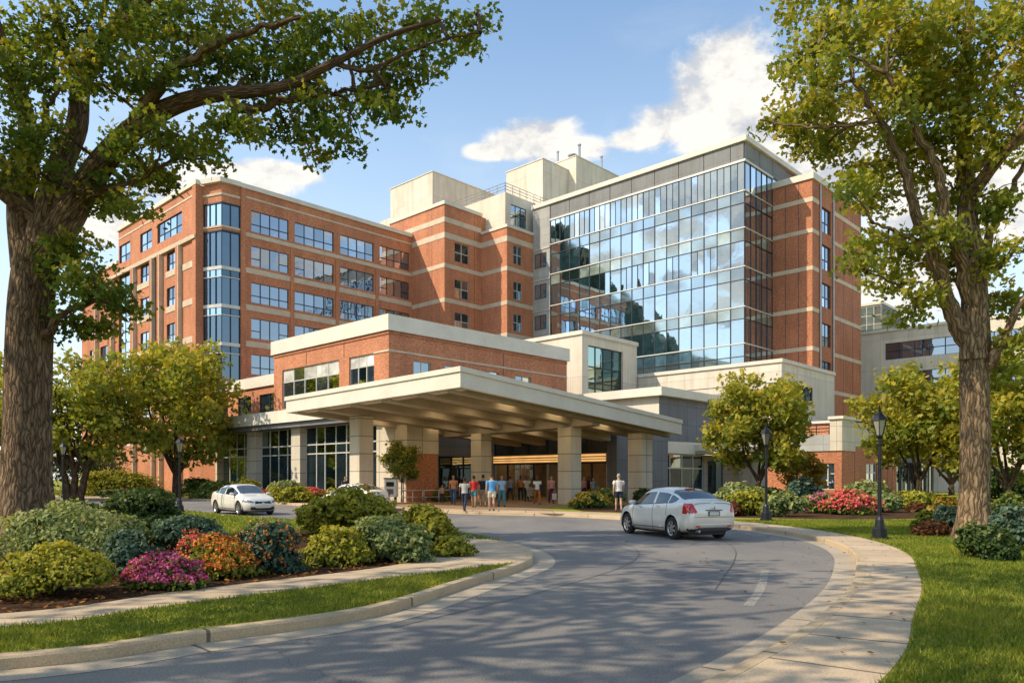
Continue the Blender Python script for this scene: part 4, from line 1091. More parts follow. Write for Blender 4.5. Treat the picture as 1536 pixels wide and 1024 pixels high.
MB().lathe([(.17, 0), (.17, .06), (.13, .08), (.13, .55), (.17, .57), (.17, .62), (.12, .72), (.04, .8), (.04, .86)], n=12).build('barrel', 'hydrant_orange', hy, smooth=False)
MB().tube([(-.24, 0, .45), (.24, 0, .45)], .07, 10).build('outlet', 'hydrant_orange', hy)
# ================================================================== VEGETATION
LOBED = np.array([(0, -.5), (.30, -.2), (.17, .02), (.42, .22), (.14, .30), (0, .58), (-.16, .30), (-.40, .2), (-.18, .02), (-.30, -.22)])
OVAL = np.array([(0, -.5), (.26, -.15), (.24, .2), (0, .55), (-.24, .2), (-.26, -.15)])
def unit(a): return a / np.maximum(1e-9, np.linalg.norm(a, axis=1, keepdims=True))

def leaf_cloud(name, cen, size, tone, mat, shape=LOBED, up=.45, out=None, rng=RNG):
    """many small flat leaves, each its own polygon; up / out bias the way they face"""
    n = len(cen); k = len(shape)
    nrm = rng.normal(size=(n, 3)); nrm = unit(nrm) * .9
    nrm[:, 2] += up
    if out is not None: nrm += out
    nrm = unit(nrm)
    t = rng.normal(size=(n, 3)); t = unit(t - nrm * (t * nrm).sum(1, keepdims=True)); b = np.cross(nrm, t)
    size = np.broadcast_to(size, (n,)) * rng.uniform(.7, 1.35, n)
    curl = rng.uniform(-.25, .25, n)
    sx = shape[None, :, 0] * size[:, None]; sy = shape[None, :, 1] * size[:, None]
    h = (sx * sx / np.maximum(size[:, None], 1e-6)) * 1.2 * curl[:, None] - np.abs(sy) * .25 * curl[:, None]
    v = cen[:, None, :] + t[:, None, :] * sx[..., None] + b[:, None, :] * sy[..., None] + nrm[:, None, :] * h[..., None]
    tn = np.repeat(np.clip(tone, 0, 1), k)
    return np_mesh(name, v.reshape(-1, 3), (np.arange(n * k), k), mat, tn)

def crown_points(blobs, clumps, per, spread, rng=RNG, tone=.44):
    """blobs (x,y,z,rx,ry,rz) -> clumps of leaves scattered through each; returns points and tone"""
    P = []; T = []
    for (x, y, z, rx, ry, rz) in blobs:
        vol = (rx * ry * rz) ** (1 / 3)
        m = max(4, int(clumps * vol ** 1.6))
        d = unit(rng.normal(size=(m, 3))) * (rng.uniform(.12, 1, (m, 1)) ** .5)
        c = np.array([x, y, z]) + d * np.array([rx, ry, rz])
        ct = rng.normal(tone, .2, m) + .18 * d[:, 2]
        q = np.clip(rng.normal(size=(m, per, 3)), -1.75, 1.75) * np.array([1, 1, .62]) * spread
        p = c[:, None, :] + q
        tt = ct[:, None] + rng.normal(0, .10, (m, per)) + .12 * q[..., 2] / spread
        P.append(p.reshape(-1, 3)); T.append(tt.ravel())
    return np.concatenate(P), np.concatenate(T)

def limb_path(pts, jitter=.0, n=5, rng=random):
    P = [Vector(p) for p in pts]; out = []
    for i in range(len(P) - 1):
        p0 = P[i - 1] if i else P[0] * 2 - P[1]; p3 = P[i + 2] if i + 2 < len(P) else P[-1] * 2 - P[-2]
        p1, p2 = P[i], P[i + 1]
        for k in range(n):
            t = k / n
            q = .5 * ((2 * p1) + (p2 - p0) * t + (2 * p0 - 5 * p1 + 4 * p2 - p3) * t * t + (3 * p1 - p0 - 3 * p2 + p3) * t ** 3)
            if jitter and (i or k): q = q + Vector([rng.uniform(-jitter, jitter) for _ in range(3)])
            out.append(q)
    out.append(P[-1]); return out

def limbs(name, specs, mat, parent, n=12, rough=.05, flare=None):
    """trunk and limbs as one mesh; specs = (points, r0, r1)"""
    vs = []; fs = []; uvs = []
    for pts, r0, r1 in specs:
        path = limb_path(pts, .0 if r0 > .3 else min(.05, r0 * .4)); m = len(path); o = len(vs); up = None; acc = 0
        nn = n if r0 > .12 else 6
        for i, p in enumerate(path):
            d = (path[min(i + 1, m - 1)] - path[max(i - 1, 0)]).normalized()
            if up is None: up = d.orthogonal().normalized()
            up = (up - d * up.dot(d)).normalized(); w = d.cross(up)
            if i: acc += (p - path[i - 1]).length
            t = i / (m - 1); e_ = .8 if r0 > .4 and path[-1].z - path[0].z > 2.5 * abs(path[-1].x - path[0].x) else 1.35; r = r0 * (1 - t) ** e_ + r1 * (1 - (1 - t) ** e_)
            if flare and p.z < flare[1] and r0 >= flare[2]: r *= 1 + flare[0] * (1 - p.z / flare[1]) ** 2.2
            for k_ in range(nn):
                a = 2 * math.pi * k_ / nn
                lobes = 1 + rough * math.sin(3 * a + .35 * acc) + rough * .7 * math.sin(5 * a - .6 * acc + 1) 
                if flare and p.z < flare[1] * .7 and r0 >= flare[2]: lobes += .16 * math.sin(5 * a + .7) * (1 - p.z / (flare[1] * .7)) ** 1.5
                vs.append(p + (up * math.cos(a) + w * math.sin(a)) * r * lobes); uvs.append((a * max(.12, r0), acc))
        for i in range(m - 1):
            for k_ in range(nn): fs.append((o + i * nn + k_, o + i * nn + (k_ + 1) % nn, o + (i + 1) * nn + (k_ + 1) % nn, o + (i + 1) * nn + k_))
    me = bpy.data.meshes.new(name); me.from_pydata(vs, [], fs)
    uvl = me.uv_layers.new(name='UVMap')
    for p in me.polygons:
        us = [uvs[me.loops[l].vertex_index][0] for l in p.loop_indices]; big = max(us)
        for l in p.loop_indices:
            u, v = uvs[me.loops[l].vertex_index]
            per = None
            uvl.data[l].uv = (u if big - u < 1.2 * max(.05, big / 2 + .01) or u > 1e-6 else big * (1 + 1e-3) + .02, v)
        p.use_smooth = True
    me.materials.append(M[mat]); o = bpy.data.objects.new(name, me); COL.objects.link(o); o.parent = parent
    return o

def branch_to(blobs, limb_pts, r=.07):
    """thin boughs from the nearest limb point out to each leaf mass"""
    out = []
    L_ = [Vector(p) for p in limb_pts]
    for b in blobs:
        c = Vector(b[:3]); q = min(L_, key=lambda p: (p - c).length + .35 * max(0, p.z - c.z))
        mid = q.lerp(c, .5) + Vector((0, 0, .12 * (c - q).length)) + Vector([random.uniform(-.2, .2) for _ in range(3)])
        out.append(([q, mid, c], r * random.uniform(.8, 1.3), .012))
        for _ in range(3):
            e = c + Vector((random.uniform(-1, 1) * b[3], random.uniform(-1, 1) * b[4], random.uniform(-.7, .9) * b[5])) * .8
            m0 = mid.lerp(c, random.uniform(.2, .9)); out.append(([m0, m0.lerp(e, .5) + Vector((0, 0, .08)), e], r * .45, .008))
    return out

def px_blob(px, py, rx, ry, Y, dy=0, deep=None):
    p = at(px, py, Y + dy); k_ = (Y + dy) / 1138
    return (p.x, p.y, p.z, rx * k_, deep or max(.9, rx * k_ * .9), ry * k_)

def tree_obj(name, base, label, blobs, specs, leaf, bark_, clumps, per, spread, lsize, group=None, thin=.07, flare=None, up=.45, shape=LOBED, rough=.05, tone=.44):
    r = empty(name, base, 0, label, 'tree', group)
    b = Vector(base)
    limb_pts = [p for s_ in specs for p in limb_path(s_[0])[2:]]
    allspecs = specs + branch_to(blobs, [p for p in limb_pts if p.z > b.z + 1.2], thin)
    sp = [([Vector(p) - b for p in s_[0]], s_[1], s_[2]) for s_ in allspecs]
    limbs('trunk', sp, bark_, r, flare=flare, rough=rough)
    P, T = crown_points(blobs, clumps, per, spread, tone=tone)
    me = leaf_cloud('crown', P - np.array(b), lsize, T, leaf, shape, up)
    link_mesh('crown', me, r)
    return r

# ---- great oak at the left
YO = 20.0
def o_(px, py, dy=0): return tuple(at(px, py, YO + dy))
base = at(38, 0, YO); base.z = .12
oak_specs = [
    ([(base.x, YO, .05), (base.x + .04, YO, 2.5), o_(42, 560), o_(46, 450), o_(56, 370)], .60, .52),
    ([o_(52, 400), o_(95, 335), o_(125, 285), o_(160, 235, -.3), o_(205, 190, -.6), o_(255, 160, -.9), o_(310, 143, -1.2), o_(365, 138, -1.4), o_(430, 128, -1.6), o_(500, 95, -1.9), o_(580, 55, -2.2), o_(660, 30, -2.4)], .46, .05),
    ([o_(50, 400), o_(70, 320), o_(90, 250, .4), o_(115, 190, .5), o_(122, 130, .6), o_(150, 70, .9), o_(185, 20, 1.2), o_(200, -60, 1.5)], .40, .16),
    ([o_(40, 400), o_(30, 310), o_(40, 235, -.4), o_(38, 170, -.6), o_(10, 90, -.9), o_(-20, 0, -1)], .36, .14),
    ([o_(205, 190, -.6), o_(225, 150, -1.1), o_(260, 105, -1.5), o_(320, 70, -1.9), o_(380, 45, -2.2), o_(450, 25, -2.4)], .22, .05),
    ([o_(335, 141, -1.3), o_(362, 163, -1.3), o_(395, 160, -1.2), o_(440, 147, -1.2), o_(490, 140, -1.0), o_(560, 130, -.9)], .16, .04),
    ([o_(130, 120, .6), o_(100, 80, .5), o_(85, 30, .4), o_(70, -40, .2)], .16, .07),
    ([o_(55, 225, -.4), o_(70, 170, -.6), (o_(90, 130, -.8))], .13, .05),
    ([o_(110, 310), o_(150, 285, -.6), o_(195, 275, -.9), o_(230, 255, -1)], .12, .03),
    ([o_(62, 510), o_(82, 485, -.4), o_(100, 468, -.6), o_(135, 455, -.9), o_(165, 450, -1.0)], .13, .03),
    ([o_(500, 95, -1.9), o_(550, 105, -1.8), o_(600, 85, -1.7), o_(660, 60, -1.7), o_(720, 50, -1.6)], .07, .02),
    # boughs reaching out of the picture
    ([o_(60, 330), (base.x - 2, YO - 2, 11), (base.x - 3, YO - 5, 13), (base.x - 2.5, YO - 8, 14)], .3, .06),
    ([o_(60, 330), (base.x - 3, YO + 2, 11), (base.x - 6, YO + 3, 13)], .3, .06),
    ([o_(150, 70, .9), (base.x + 5, YO - 1, 15), (base.x + 9, YO - 2, 17)], .18, .05)]
ob = [(40, 55, 70, 55), (120, 50, 70, 50), (200, 55, 70, 50), (280, 50, 75, 50), (360, 55, 75, 50), (440, 55, 70, 50), (515, 60, 60, 45), (590, 50, 60, 38), (655, 50, 45, 30), (715, 52, 40, 26),
      (640, 95, 42, 22), (590, 115, 45, 28), (545, 150, 48, 26), (585, 170, 30, 16), (480, 165, 50, 28), (520, 205, 35, 14), (430, 195, 45, 20), (465, 222, 22, 9), (390, 110, 55, 36), (460, 110, 55, 36), (330, 110, 50, 34),
      (330, 190, 38, 22), (375, 205, 25, 14), (290, 212, 45, 22), (310, 240, 22, 9), (240, 200, 42, 30), (205, 250, 42, 26), (150, 300, 40, 24), (195, 315, 26, 14), (175, 280, 35, 22), (235, 262, 22, 14),
      (60, 130, 50, 40), (60, 195, 45, 38), (45, 260, 40, 34), (100, 250, 36, 26), (85, 290, 34, 20), (120, 370, 30, 20), (100, 392, 26, 22), (135, 405, 20, 12),
      (105, 425, 32, 22), (145, 440, 45, 24), (180, 455, 32, 18), (115, 485, 40, 18), (155, 492, 26, 13), (70, 300, 36, 22), (20, 120, 40, 60), (15, 220, 30, 40), (185, 110, 46, 30), (140, 120, 30, 26), (245, 110, 44, 26), (182, 215, 26, 16)]
blobs = [px_blob(px, py, rx * .95, ry * .95, YO, random.uniform(-1.8, .9)) for px, py, rx, ry in ob]
blobs += [(base.x + dx, YO + dy, z, 2.2, 2.2, 1.5) for dx, dy, z in ((-3, -2, 13), (-4, -5, 14), (-2, -8, 14.5), (-5, 2, 13.5), (1, -3, 15), (4, -2, 16), (7, -1.5, 16.5), (9.5, -2.5, 17), (2, 2, 16.5), (-6, -3, 12), (-1, -6, 13.5))]
tree_obj('oak_tree', base, 'huge old oak at the left edge, one long bough reaching across the sky', blobs, oak_specs, 'oak_leaf', 'oak_bark', 19, 40, .25, .165, thin=.05, tone=.47, flare=(.45, 2.2, .55))

# ---- tall tree at the right
YR_ = 20.6
def r_(px, py, dy=0): return tuple(at(px, py, YR_ + dy))
base = at(1462, 0, YR_); base.z = .12
rspecs = [
    ([(base.x - .05, YR_, .05), r_(1461, 740), r_(1463, 650), r_(1462, 560), r_(1464, 520)], .40, .35),
    ([r_(1462, 540), r_(1462, 470), r_(1460, 400), r_(1452, 330, .2), r_(1448, 260, .3), r_(1446, 180, .4), r_(1448, 90, .5), r_(1455, 0, .6)], .40, .12),
    ([r_(1458, 520), r_(1432, 480), r_(1415, 430, -.2), r_(1400, 380, -.3), r_(1375, 320, -.5), r_(1355, 250, -.7), r_(1320, 180, -1), r_(1280, 120, -1.2)], .27, .07),
    ([r_(1458, 460), r_(1440, 390, -.4), r_(1418, 320, -.8), r_(1405, 250, -1), r_(1370, 190, -1.2), r_(1330, 110, -1.5)], .22, .06),
    ([r_(1464, 430), r_(1482, 370, .3), r_(1496, 320, .5), r_(1520, 280, .7), r_(1550, 220, 1)], .16, .06),
    ([r_(1470, 560), r_(1490, 540, -.4), r_(1508, 505, -.6), r_(1522, 470, -.8), r_(1545, 430, -1)], .17, .07),
    ([r_(1480, 400), r_(1500, 400, -.5), r_(1530, 360, -.8)], .13, .06),
    ([r_(1395, 370, -.3), r_(1350, 350, -.6), r_(1310, 335, -.8)], .09, .03),
    ([r_(1385, 470, -.2), r_(1350, 430, -.5), r_(1300, 408, -.7)], .06, .02),
    ([r_(1320, 180, -1), r_(1260, 190, -1.2), r_(1200, 190, -1.3), r_(1140, 180, -1.4)], .07, .02),
    ([r_(1330, 110, -1.5), r_(1270, 80, -1.6), r_(1235, 60, -1.6)], .06, .02),
    ([r_(1448, 260, .3), (base.x + 3, YR_ + 1, 12), (base.x + 6, YR_ + 1.5, 14)], .18, .05), ([r_(1452, 300, .2), (base.x + 1, YR_ - 3, 12), (base.x + 2, YR_ - 5.5, 14)], .18, .05)]
rb_ = [(1160, 183, 36, 16), (1195, 205, 42, 22), (1235, 165, 42, 28), (1215, 112, 38, 30), (1228, 55, 36, 32), (1190, 90, 18, 14), (1285, 55, 55, 40), (1290, 120, 55, 40), (1275, 195, 52, 36), (1225, 225, 34, 18), (1340, 170, 55, 45), (1360, 95, 60, 55), (1350, 40, 60, 38),
       (1430, 45, 65, 45), (1440, 120, 65, 45), (1500, 50, 50, 50), (1500, 130, 50, 50), (1430, 205, 60, 38), (1360, 255, 55, 32), (1300, 255, 45, 25), (1275, 285, 34, 17), (1320, 300, 36, 18), (1490, 210, 50, 40), (1425, 290, 45, 28), (1500, 290, 40, 36),
       (1310, 365, 36, 20), (1355, 375, 48, 24), (1400, 350, 40, 28), (1290, 400, 28, 12), (1345, 420, 40, 18), (1380, 445, 30, 16), (1360, 478, 18, 9), (1415, 400, 30, 20), (1495, 380, 35, 34), (1505, 450, 30, 34), (1520, 520, 24, 30), (1500, 560, 20, 18), (1395, 140, 50, 40), (1390, 210, 45, 30)]
blobs = [px_blob(px, py, rx, ry, YR_, random.uniform(-1.5, 1.2)) for px, py, rx, ry in rb_]
blobs += [(base.x + dx, YR_ + dy, z, 2, 2, 1.5) for dx, dy, z in ((3, 1, 12.5), (5.5, 1.5, 14), (1, -3, 13), (2, -5, 14.5), (4, -2, 15), (0, 3, 15), (-3, 1, 15.5), (6, 4, 12))]
tree_obj('shade_tree', base, 'tall forked shade tree at the right edge, trunk sunlit on its left side', blobs, rspecs, 'linden_leaf', 'pale_bark', 19, 38, .25, .17, thin=.045, tone=.52, flare=(.35, 1.2, .4))

# ---- two trees out of the picture to the left, whose shade dapples the drive
for (x, y, lab, bl) in ((-12.5, 4.0, 'roadside oak at the left, nearest the viewer, beyond the picture edge', [(-14, 4, 10, 2.4), (-10.5, 7, 11, 2.2), (-10.5, 3, 11.5, 2.2), (-15, .5, 11, 2.2), (-7.5, 5, 12.5, 2), (-13, 8.5, 12, 2.2), (-9.5, 0, 10.5, 2), (-6.5, 8.2, 13, 1.9), (-7, 1.5, 12.5, 1.9), (-10, 10.5, 12.5, 1.9), (-16, 6, 12, 2.2)]),
                        (-5.5, -4.5, 'roadside oak behind the viewer at the left, beyond the picture edge', [(-6.5, 1.5, 10.5, 1.9), (-4, 4.5, 11, 1.8), (-2, 1.2, 11.5, 1.9), (-8, -2, 11, 2.2), (-4.5, -2.5, 12, 2.2), (-.5, 4.0, 12.5, 1.6), (-1.5, -3, 11, 2), (-5, 7.2, 12.5, 1.5), (1.2, .5, 12.5, 1.7), (-9, 3.5, 13, 1.5)])):
    tree_obj('roadside_tree', (x, y, .12), lab, [(a, b, c, d, d, d * .62) for a, b, c, d in bl], [([(x, y, .05), (x + .1, y, 4), (x + .3, y + .2, 7), (x + 1, y + .5, 10)], .42, .15)], 'oak_leaf', 'oak_bark', 9, 24, .40, .27)

# ---- middle distance trees
def round_tree(name, x, y, H, w, label, leaf='linden_leaf', cb=.28, seed=1, clumps=8, lsize=.34, trunk=.2, group=None, multi=1, nb=15, lean=0, per=22, spread=.42):
    rg = random.Random(seed); blobs = []
    zc = H * (cb + (1 - cb) * .5); hz = H * (1 - cb) * .5
    for i in range(nb):
        a = i * 2.399 + rg.uniform(-.3, .3); v = -0.85 + 1.75 * (i + .5) / nb
        rr = math.sqrt(max(0.05, 1 - v * v)) * rg.uniform(.62, .86)
        s_ = rg.uniform(.30, .42)
        blobs.append((x + lean * v + math.cos(a) * rr * w / 2, y + math.sin(a) * rr * w / 2, zc + v * hz * .82, s_ * w / 2, s_ * w / 2, s_ * hz * .8))
    blobs.append((x, y, zc + .1 * hz, w * .3, w * .3, hz * .5))
    specs = []
    for m_ in range(multi):
        dx = (m_ - (multi - 1) / 2) * .9
        specs.append(([(x + dx * .5, y, .05), (x + dx * .8, y, H * cb * .6), (x + dx * 1.2, y, H * cb * 1.1)], trunk, trunk * .75))
        for j in range(5):
            a = j * 1.257 + m_; e = (x + dx + math.cos(a) * w * .26, y + math.sin(a) * w * .26, zc + rg.uniform(-.15, .45) * hz)
            specs.append(([(x + dx * 1.0, y, H * cb * .9), ((x + dx + e[0]) / 2 + math.cos(a) * .2, (y + e[1]) / 2, H * cb * 1.1 + .35 * (e[2] - H * cb)), e], trunk * .6, trunk * .15))
    return tree_obj(name, (x, y, .12), label, blobs, specs, leaf, 'young_bark', clumps, per, spread, lsize, group, thin=trunk * .2, rough=.04, tone=.54)

x = at(246, 0, 64).x; round_tree('round_tree', x, 66.5, 14.3, 10.4, 'broad yellow green tree in front of the brick wing, left of the lobby windows', seed=3, cb=.16, trunk=.42, clumps=9.5, lsize=.42, spread=.55)
x = at(112, 0, 60).x; round_tree('round_tree', x, 60, 12.2, 9.2, 'yellow green multi stemmed tree just right of the old oak trunk', seed=5, cb=.22, trunk=.3, multi=3, clumps=9.5, lsize=.40, spread=.55)
x = at(1138, 0, 47).x; round_tree('round_tree', x, 47, 8.6, 6.0, 'round golden green tree right of the silver car at the entrance wing', seed=8, cb=.20, trunk=.19, lsize=.30, clumps=18, spread=.36, per=26)
x = at(605, 0, 54).x; round_tree('young_tree', x, 53.2, 4.5, 2.5, 'slim young tree beside the kiosk under the canopy edge', leaf='bush_green', seed=11, cb=.36, trunk=.06, clumps=60, lsize=.17, nb=10, spread=.2)
x = at(1393, 0, 44).x; round_tree('round_tree', x, 45, 9.0, 6.4, 'yellow green tree just left of the tall right trunk', seed=14, cb=.2, trunk=.2, lsize=.30, clumps=16, spread=.38)
x = at(1530, 0, 40).x; round_tree('round_tree', x, 41, 9.4, 6.4, 'bushy tree behind the tall trunk at the right edge', seed=17, cb=.15, trunk=.2, lsize=.30, clumps=16, spread=.38)
x = at(1188, 0, 52).x; round_tree('small_tree', x, 49.5, 3.4, 2.9, 'small orange tinted tree in front of the low brick building', leaf='bush_gold', seed=19, cb=.3, trunk=.07, lsize=.2, nb=8, clumps=34, spread=.24)
for i, (x, y, h, w, lab) in enumerate([(-74, 92, 15, 12, 'dim background tree far left behind the oak trunk'), (-88, 78, 16, 13, 'background tree at the far left edge'), (-62, 84, 9, 8, 'low background tree between the two left trees'), (52, 62, 12, 9, 'background tree at the far right edge'), (44, 76, 11, 9, 'background tree behind the tall right trunk'), (-52, 48, 11, 9, 'tree at the extreme left behind the oak'), (-43.5, 61, 13, 10, 'dense tree filling the gap left of the oak trunk'), (-70, 22, 13, 11, 'tree across the drive at the left, mirrored in the lobby glass'), (-74, 6, 14, 12, 'second tree across the drive, beyond the left edge of the picture'), (-66, -12, 13, 11, 'third tree across the drive, beyond the left edge of the picture')]):
    round_tree('background_tree', x, y, h, w, lab, seed=30 + i, cb=.12, trunk=.3, lsize=.5, clumps=4.5, spread=.6)

# ---- shrubs
def bush(label, px, py, w, h, leaf, Y=None, bloom=None, bf=.0, seed=0, dome=1.0, group=None, lum=0.0, name='shrub', dens=1.0, deep=.85, lsc=1.0):
    """a shrub of stems and leaves; w, h in photo pixels at its distance"""
    if px > 1080 and px < 1350: w *= 1.22; h *= 1.2
    elif Y is not None and px < 520: w *= 1.15; h *= 1.15
    elif Y is None: w *= 1.04; h *= .95
    p = at(px, py) if Y is None else at(px, py, Y)
    Y = p.y; w = w / 1138 * Y; h = h / 1138 * Y
    rg = np.random.default_rng(100 + seed)
    ls = float(np.clip(.0056 * Y, .052, .21)) * lsc
    nsub = 11
    dirs = unit(np.column_stack([rg.normal(size=nsub), rg.normal(size=nsub), np.abs(rg.normal(size=nsub)) * 1.0 + .05]))
    cen = dirs * rg.uniform(.42, .68, (nsub, 1)) * np.array([w / 2, w / 2 * deep, h])
    rad = rg.uniform(.34, .5, nsub)
    cen = np.vstack([cen, [[0, 0, h * .42]]]); rad = np.append(rad, .62)
    P = []; T = []; O = []
    sc = np.array([w / 2, w / 2 * deep, h * .72])
    area = 2 * math.pi * ((w / 2) * (h) + (w / 2) ** 2 * deep) / 2
    tot = int(min(9500, max(350, 3.1 * dens * area / (ls * ls * .30))))
    wts = rad ** 2 / (rad ** 2).sum()
    for c, r, wt in zip(cen, rad, wts):
        n = max(20, int(tot * wt)); d = unit(rg.normal(size=(n, 3))); d[:, 2] = np.where(d[:, 2] < -.35, -d[:, 2], d[:, 2])
        rr = rg.uniform(.45, 1.04, (n, 1)) ** .4
        lump = 1 + .16 * np.sin(d @ rg.normal(size=(3, 1)) * 5 + rg.uniform(0, 6)) + .1 * np.sin(d @ rg.normal(size=(3, 1)) * 9)
        q = c + d * rr * lump * r * sc
        P.append(q); O.append(d)
        T.append(.36 + lum + .28 * (q[:, 2] / h - .45) + .14 * (lump[:, 0] - 1) / .16 + rg.normal(0, .13, n) - .5 * (1 - rr[:, 0]))  # tone paints in shading: sunlit tops, shaded inner and lower leaves
    P = np.concatenate(P); O = np.concatenate(O); T = np.concatenate(T)
    keep = P[:, 2] > .02; P, O, T = P[keep], O[keep], T[keep]
    P[:, 2] = np.minimum(P[:, 2], h * 1.06 + rg.normal(0, .02 * h, len(P)))
    root = empty(name, (p.x, p.y, .125), 0, label, 'shrub', group)
    st = MB()
    for k_ in range(7):
        a = k_ * .9 + seed; st.tube([(.06 * math.cos(a), .06 * math.sin(a), 0), (w * .2 * math.cos(a), w * .17 * math.sin(a), h * .4), (w * .3 * math.cos(a + .2), w * .25 * math.sin(a + .2), h * .72)], [.028, .018, .008], 5)
    st.build('stems', 'young_bark', root)
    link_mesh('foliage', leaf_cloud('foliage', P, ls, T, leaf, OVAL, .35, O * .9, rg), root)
    if bloom:
        outer = np.linalg.norm(P / np.array([w / 2, w / 2 * deep, h]), axis=1) > .74
        idx = np.where(outer & (P[:, 2] > h * .22))[0]; idx = rg.choice(idx, min(len(idx), int(len(P) * bf)), replace=False)
        B = P[idx] + O[idx] * ls * .35
        B = np.repeat(B, 4, axis=0) + rg.normal(size=(len(B) * 4, 3)) * ls * .24
        link_mesh('blossoms', leaf_cloud('blossoms', B, ls * .62, rg.uniform(0, 1, len(B)), bloom, OVAL, .3, np.repeat(O[idx], 4, axis=0), rg), root)
    return root

